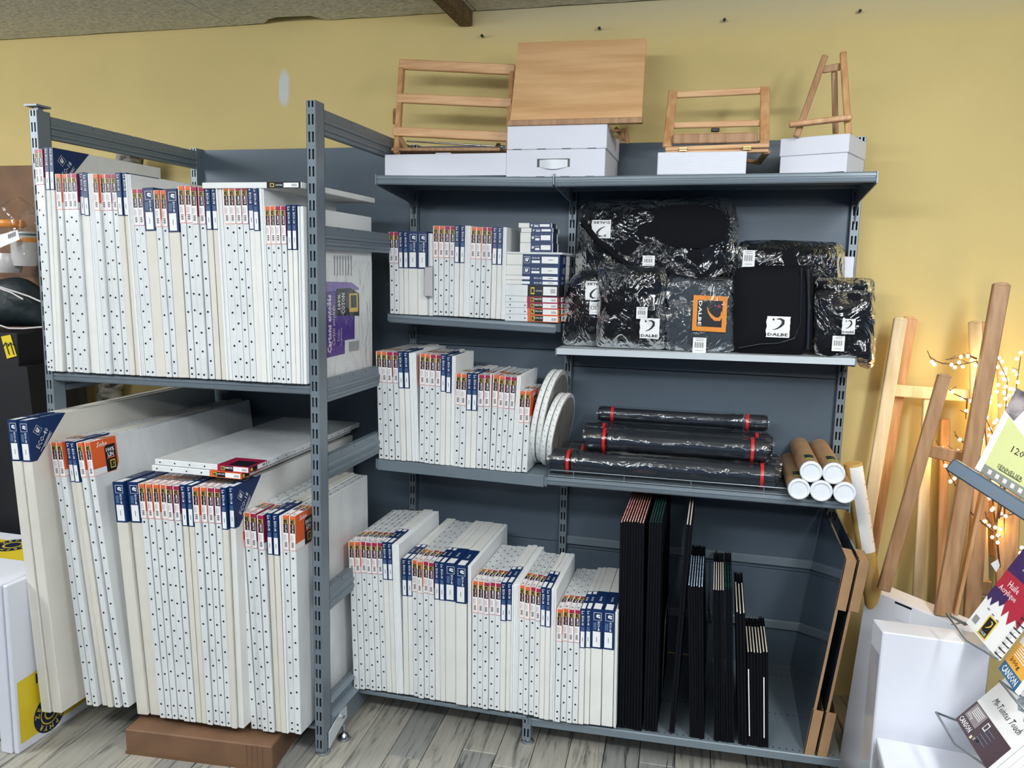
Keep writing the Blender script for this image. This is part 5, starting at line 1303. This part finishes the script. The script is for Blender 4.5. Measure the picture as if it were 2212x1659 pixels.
# black box with yellow arrow label
P_ = [at(0, 790, Y=2.6), at(58, 792, Y=2.6), at(108, 1030, Y=2.6), at(0, 1030, Y=2.6)]
P_ = [Vector((-3.1, 2.6, P_[0].z)), P_[1], P_[2], Vector((-3.1, 2.6, P_[3].z))]
P_[2].z = max(.5, P_[2].z); P_[3].z = P_[2].z
P_ = [P_[0], P_[1], Vector((P_[2].x, 2.6, .01)), Vector((-3.1, 2.6, .01))]
o = MB().prism(P_, (0, .25, 0), mat('black_carton', (10, 12, 22), .6)).build('black_carton'); tag(o, 'black carton with yellow two-arrow sticker at the far left', 'box')
A_ = [at(x, y, Y=2.598) for x, y in ((0, 726), (0, 722), (19, 723), (36, 770), (16, 776))]
mb = MB(); pl = [at(x, y, Y=2.596) for x, y in ((2, 727), (22, 723), (36, 769), (15, 775))]
mb.prism(pl, (0, .002, 0), M['sun'])
for x in (14, 24):
    p0 = at(x-2, 740, Y=2.5945); p1 = at(x+6, 766, Y=2.5945); mb.tube([p0, p1], .0025, M['black'], 4); mb.tube([at(x-7, 748, Y=2.5945), p0, at(x+5, 745, Y=2.5945)], .0022, M['black'], 4)
o2 = mb.build('arrow_sticker', o)
P0_ = at(0, 718, Y=2.62)
o3 = MB().cbox((-3.1, 2.6, P_[0].z-.001), (at(40, 790, Y=2.6).x, 2.84, P0_.z), .003, mat('black_carton_top', (10, 12, 22), .6)).build('box_top', o)
# clear bag with orange lids and milky pots
def zL(x, y): return (x/3.19, 380+y/3.19)
q = lambda x, y, Y_=2.72: at(*zL(x, y), Y=Y_)
t = thing('goods_bag', 'clear plastic bag holding orange-lidded milky pots at the far left', 'bag', q(120, 640))
for (x, y, r, h, mt, nm) in ((75, 330, .055, .03, M['orange_b'], 'orange_lid'), (170, 520, .05, .12, M['milk'], 'pot'), (60, 600, .05, .08, M['milk'], 'pot')):
    c = q(x, y, 2.75); part(MB().lathe([(r*.85, -h/2), (r, -h/4), (r, h/3), (r*.9, h/2)], T3(c), mt, 20), nm, t)
c = q(165, 405, 2.75)
part(MB().lathe([(.05, -.012), (.05, .012)], T3(c+Vector((0, 0, .0))), M['milk'], 20).lathe([(.0505, -.004), (.0505, .004)], T3(c), mat('lid_stripe_green', (50, 90, 80), .4), 20).lathe([(.05, -.03), (.05, -.012)], T3(c), M['orange_b'], 20), 'striped_lid', t)
ol = [(p_.x, p_.z) for p_ in (q(-40, 700), q(-40, 250), q(20, 200), q(120, 135), q(160, 190), q(170, 255), q(255, 265), q(275, 700))]
part(puff(ol, 2.73, .14, M['film_t'], seed=31, wob=.006, pw=6), 'plastic_wrap', t)
pl = [q(0, 495, 2.65), q(0, 405, 2.65), q(120, 372, 2.65), q(136, 438, 2.65)]
mb = MB().prism(pl, (0, .001, 0), M['paper'])
for i in range(9): a = pl[0].lerp(pl[3], .45+i*.045)+Vector((0, -.001, .02)); mb.add([a, a+Vector((.002, 0, .0006)), a+Vector((.001, 0, .018)), a+Vector((-.001, 0, .018))], [(0, 1, 2, 3)], M['black'])
part(mb, 'price_tag', t)
t = thing('dark_bag', 'dark bottle-green drawstring bag slumped below the clear bag at far left', 'bag', q(120, 1040))
ol = [(p_.x, p_.z) for p_ in (q(-60, 1040), q(-60, 720), q(40, 700), q(130, 700), q(215, 770), q(300, 850), q(310, 1040))]
part(puff(ol, 2.74, .16, mat('bottle_green_cloth', (22, 34, 38), .6, bump=(30, .4, .01)), seed=33, wob=.01, pw=4), 'bag_body', t)
for l in (((0, 775), (80, 805), (160, 850)), ((0, 765), (110, 800), (200, 830), (290, 870)), ((0, 1030), (60, 1050), (160, 1052), (300, 1040))):
    part(MB().tube([q(x, y, 2.655) for x, y in l], .004, M['milk'], 6), 'drawstring', t)
# birch trunk behind the deep unit
a = at(280, 345, Y=3.05); b_ = at(238, 840, Y=3.05)
ax = (a-b_).normalized(); lo = b_-ax*(b_.z/ax.z); hi = a+ax*.035
mb = MB(); rnd = random.Random(5); pts = [lo.lerp(hi, k/14) for k in range(15)]
mb.tube(pts, [.055+rnd.uniform(-.004, .004) for _ in pts], M['bark'], 14)
o = mb.build('birch_trunk'); tag(o, 'pale birch trunk standing against the wall behind the left shelving', 'log')

# white panels with yellow print at the lower left
Xz = -2.185
def slab(x0, x1, y0, y1, z0, z1, label):
    t = thing('display_board', label, 'panel', (x0, y0, z0), 'white panels standing at lower left')
    o = part(MB().cbox((x0, y0, z0), (x1, y1, z1), .003, M['carton_w']), 'panel_body', t); return t
pz = at(40, 1630, Z=0); Xz = pz.x
ztz = at(59, 1247, X=Xz).z
s_a = slab(Xz-.018, Xz, pz.y, pz.y+.62, .0, ztz, 'rightmost white panel with yellow printed corner on the floor, lower left')
s_b = slab(Xz-.066, Xz-.022, pz.y-.005, pz.y+.25, .0, ztz+.002, 'thicker white panel just left of the yellow-printed one, lower left')
mb = MB(); X_ = Xz+.0008
def fz(y, z, e=0): return Vector((X_+e*.0003, pz.y+y, z))
mb.poly([fz(.012, .03), fz(.5, .03), fz(.5, .27), fz(.012, .245)], M['sun'])
def ring(c, r0, r1, mt, e, sc=1.0, n=24):
    for i in range(n):
        a, b_ = 2*math.pi*i/n, 2*math.pi*(i+1)/n
        mb.add([fz(c[0]+r*math.cos(w2), c[1]+r*math.sin(w2), e) for r, w2 in ((r0, a), (r1, a), (r1, b_), (r0, b_))], [(0, 1, 2, 3)], mt)
cc = at(108, 1538, X=X_); c = (cc.y-pz.y, cc.z)
ring(c, 0, .068, M['navy_d'], 1); ring(c, .036, .040, M['sun'], 2); ring(c, .0, .024, M['sun'], 2); ring(c, 0, .018, M['navy_d'], 3)
def arc_text(s, c, r, a0, step, mt, e, sz, fplace, un):
    for i, ch in enumerate(s):
        if ch == ' ': continue
        a = a0-step*i; o_ = fplace(c[0]+r*math.cos(a), c[1]+r*math.sin(a), e); mb.text(ch, o_, un(-(-math.sin(a)), -math.cos(a)), un(math.cos(a), math.sin(a)), sz, sz, mt, bold=.02)
arc_text('ZEPHYR ZEPHYR ', c, .053, R(170), 2*math.pi/14, M['sun'], 2, .017, fz, lambda a, b_: Vector((0, a, b_)))
pq = at(85, 1462, X=X_); mb.text('PANEL', fz(pq.y-pz.y+.05, pq.z, 1), (0, 1, 0), (0, 0, 1), .13, .034, M['navy_d'], bold=.03, keep=False)
fix(mb.build('yellow_print', s_a), s_a)
# wider white block behind with print on its top
a = at(0, 1225, Y=2.35); zt_ = at(30, 1200, Y=2.3).z
t = thing('display_block', 'thick white block with yellow printed top at the far lower left', 'block', (-2.6, 2.1, 0))
ztb = .52
part(MB().cbox((-2.95, 2.06, 0), (-2.262, 2.52, ztb), .003, M['carton_w']), 'block_body', t)
mb = MB()
def fz(x, y, e=0): return Vector((x, y, ztb+.0008+e*.0003))
p1, p2, p3, p4 = at(0, 1205, Z=ztb), at(50, 1177, Z=ztb), at(42, 1150, Z=ztb), at(0, 1160, Z=ztb)
y0_ = p1.y; mb.poly([fz(-2.9, y0_), fz(-2.32, y0_-.0), fz(-2.32, 2.45), fz(-2.9, 2.45)], M['sun'])
cc = at(28, 1178, Z=ztb); c = (min(cc.x, -2.40), cc.y)
ring(c, 0, .07, M['navy_d'], 1); ring(c, 0, .036, M['sun'], 2); ring(c, 0, .028, M['navy_d'], 3)
arc_text('ZEPHYR ZEPHYR ', c, .053, R(170), 2*math.pi/14, M['sun'], 2, .017, fz, lambda a, b_: Vector((a, b_, 0)))
o = part(mb, 'yellow_print', t)
# cardboard box on the floor under the deep unit
a = at(272, 1628, Z=0); b_ = at(588, 1668, Z=0)
t = thing('carton', 'wide flat brown carton on the floor under the lower left canvases', 'box', a)
u = (b_-a).normalized(); A = frame(Vector((0, 0, 0)), u, Vector((-u.y, u.x, 0)), Vector((0, 0, 1)))
hb = .088
MB().cbox((0, 0, 0), ((b_-a).length, .36, hb), .004, M['carton'], A).build('box_body', t)
Wb = (b_-a).length
mb = MB()
for i in range(4): mb.box((Wb*(.83+i*.035), -.0008, .004), (Wb*(.835+i*.035), .0, hb-.004), mat('carton_crease', (104, 74, 52), .7), A)
mb.build('creases', t)
MB().box((0, -.0012, .0), (Wb*.9, .0, .012), mat('carton_tape', (110, 80, 56), .3), A).build('tape', t)
bpy.context.view_layer.update()
def move_under(root_name, part_names, host_name):
    for o in [x for x in bpy.data.objects if x.parent is None and x.name.split('.')[0] == root_name]:
        host = next((c for c in o.children if c.name.split('.')[0] == host_name), None)
        if not host: continue
        for c in list(o.children):
            if c.name.split('.')[0] in part_names:
                w_ = c.matrix_world.copy(); c.parent = host; c.matrix_parent_inverse = host.matrix_world.inverted(); c.matrix_world = w_
move_under('bag_in_plastic', ('logo_patch', 'price_tag', 'printed_logo', 'strap', 'front_flap'), 'bag_body')
move_under('messenger_bag', ('logo_patch', 'piping', 'zip'), 'bag_body')
move_under('carton', ('handle', 'handle_slot', 'flap_slots', 'ribs', 'bottom_slot', 'flap_tab', 'creases', 'tape', 'handle_flap', 'printed_label'), 'box_body')
move_under('telescopic_tube', ('ring', 'collar'), 'tube_body')
move_under('round_canvas', ('staples', 'backing'), 'canvas_disc')
move_under('display_board', ('yellow_print',), 'panel_body')
move_under('sketch_pad', ('cover_print', 'spiral_binding'), 'paper_block')
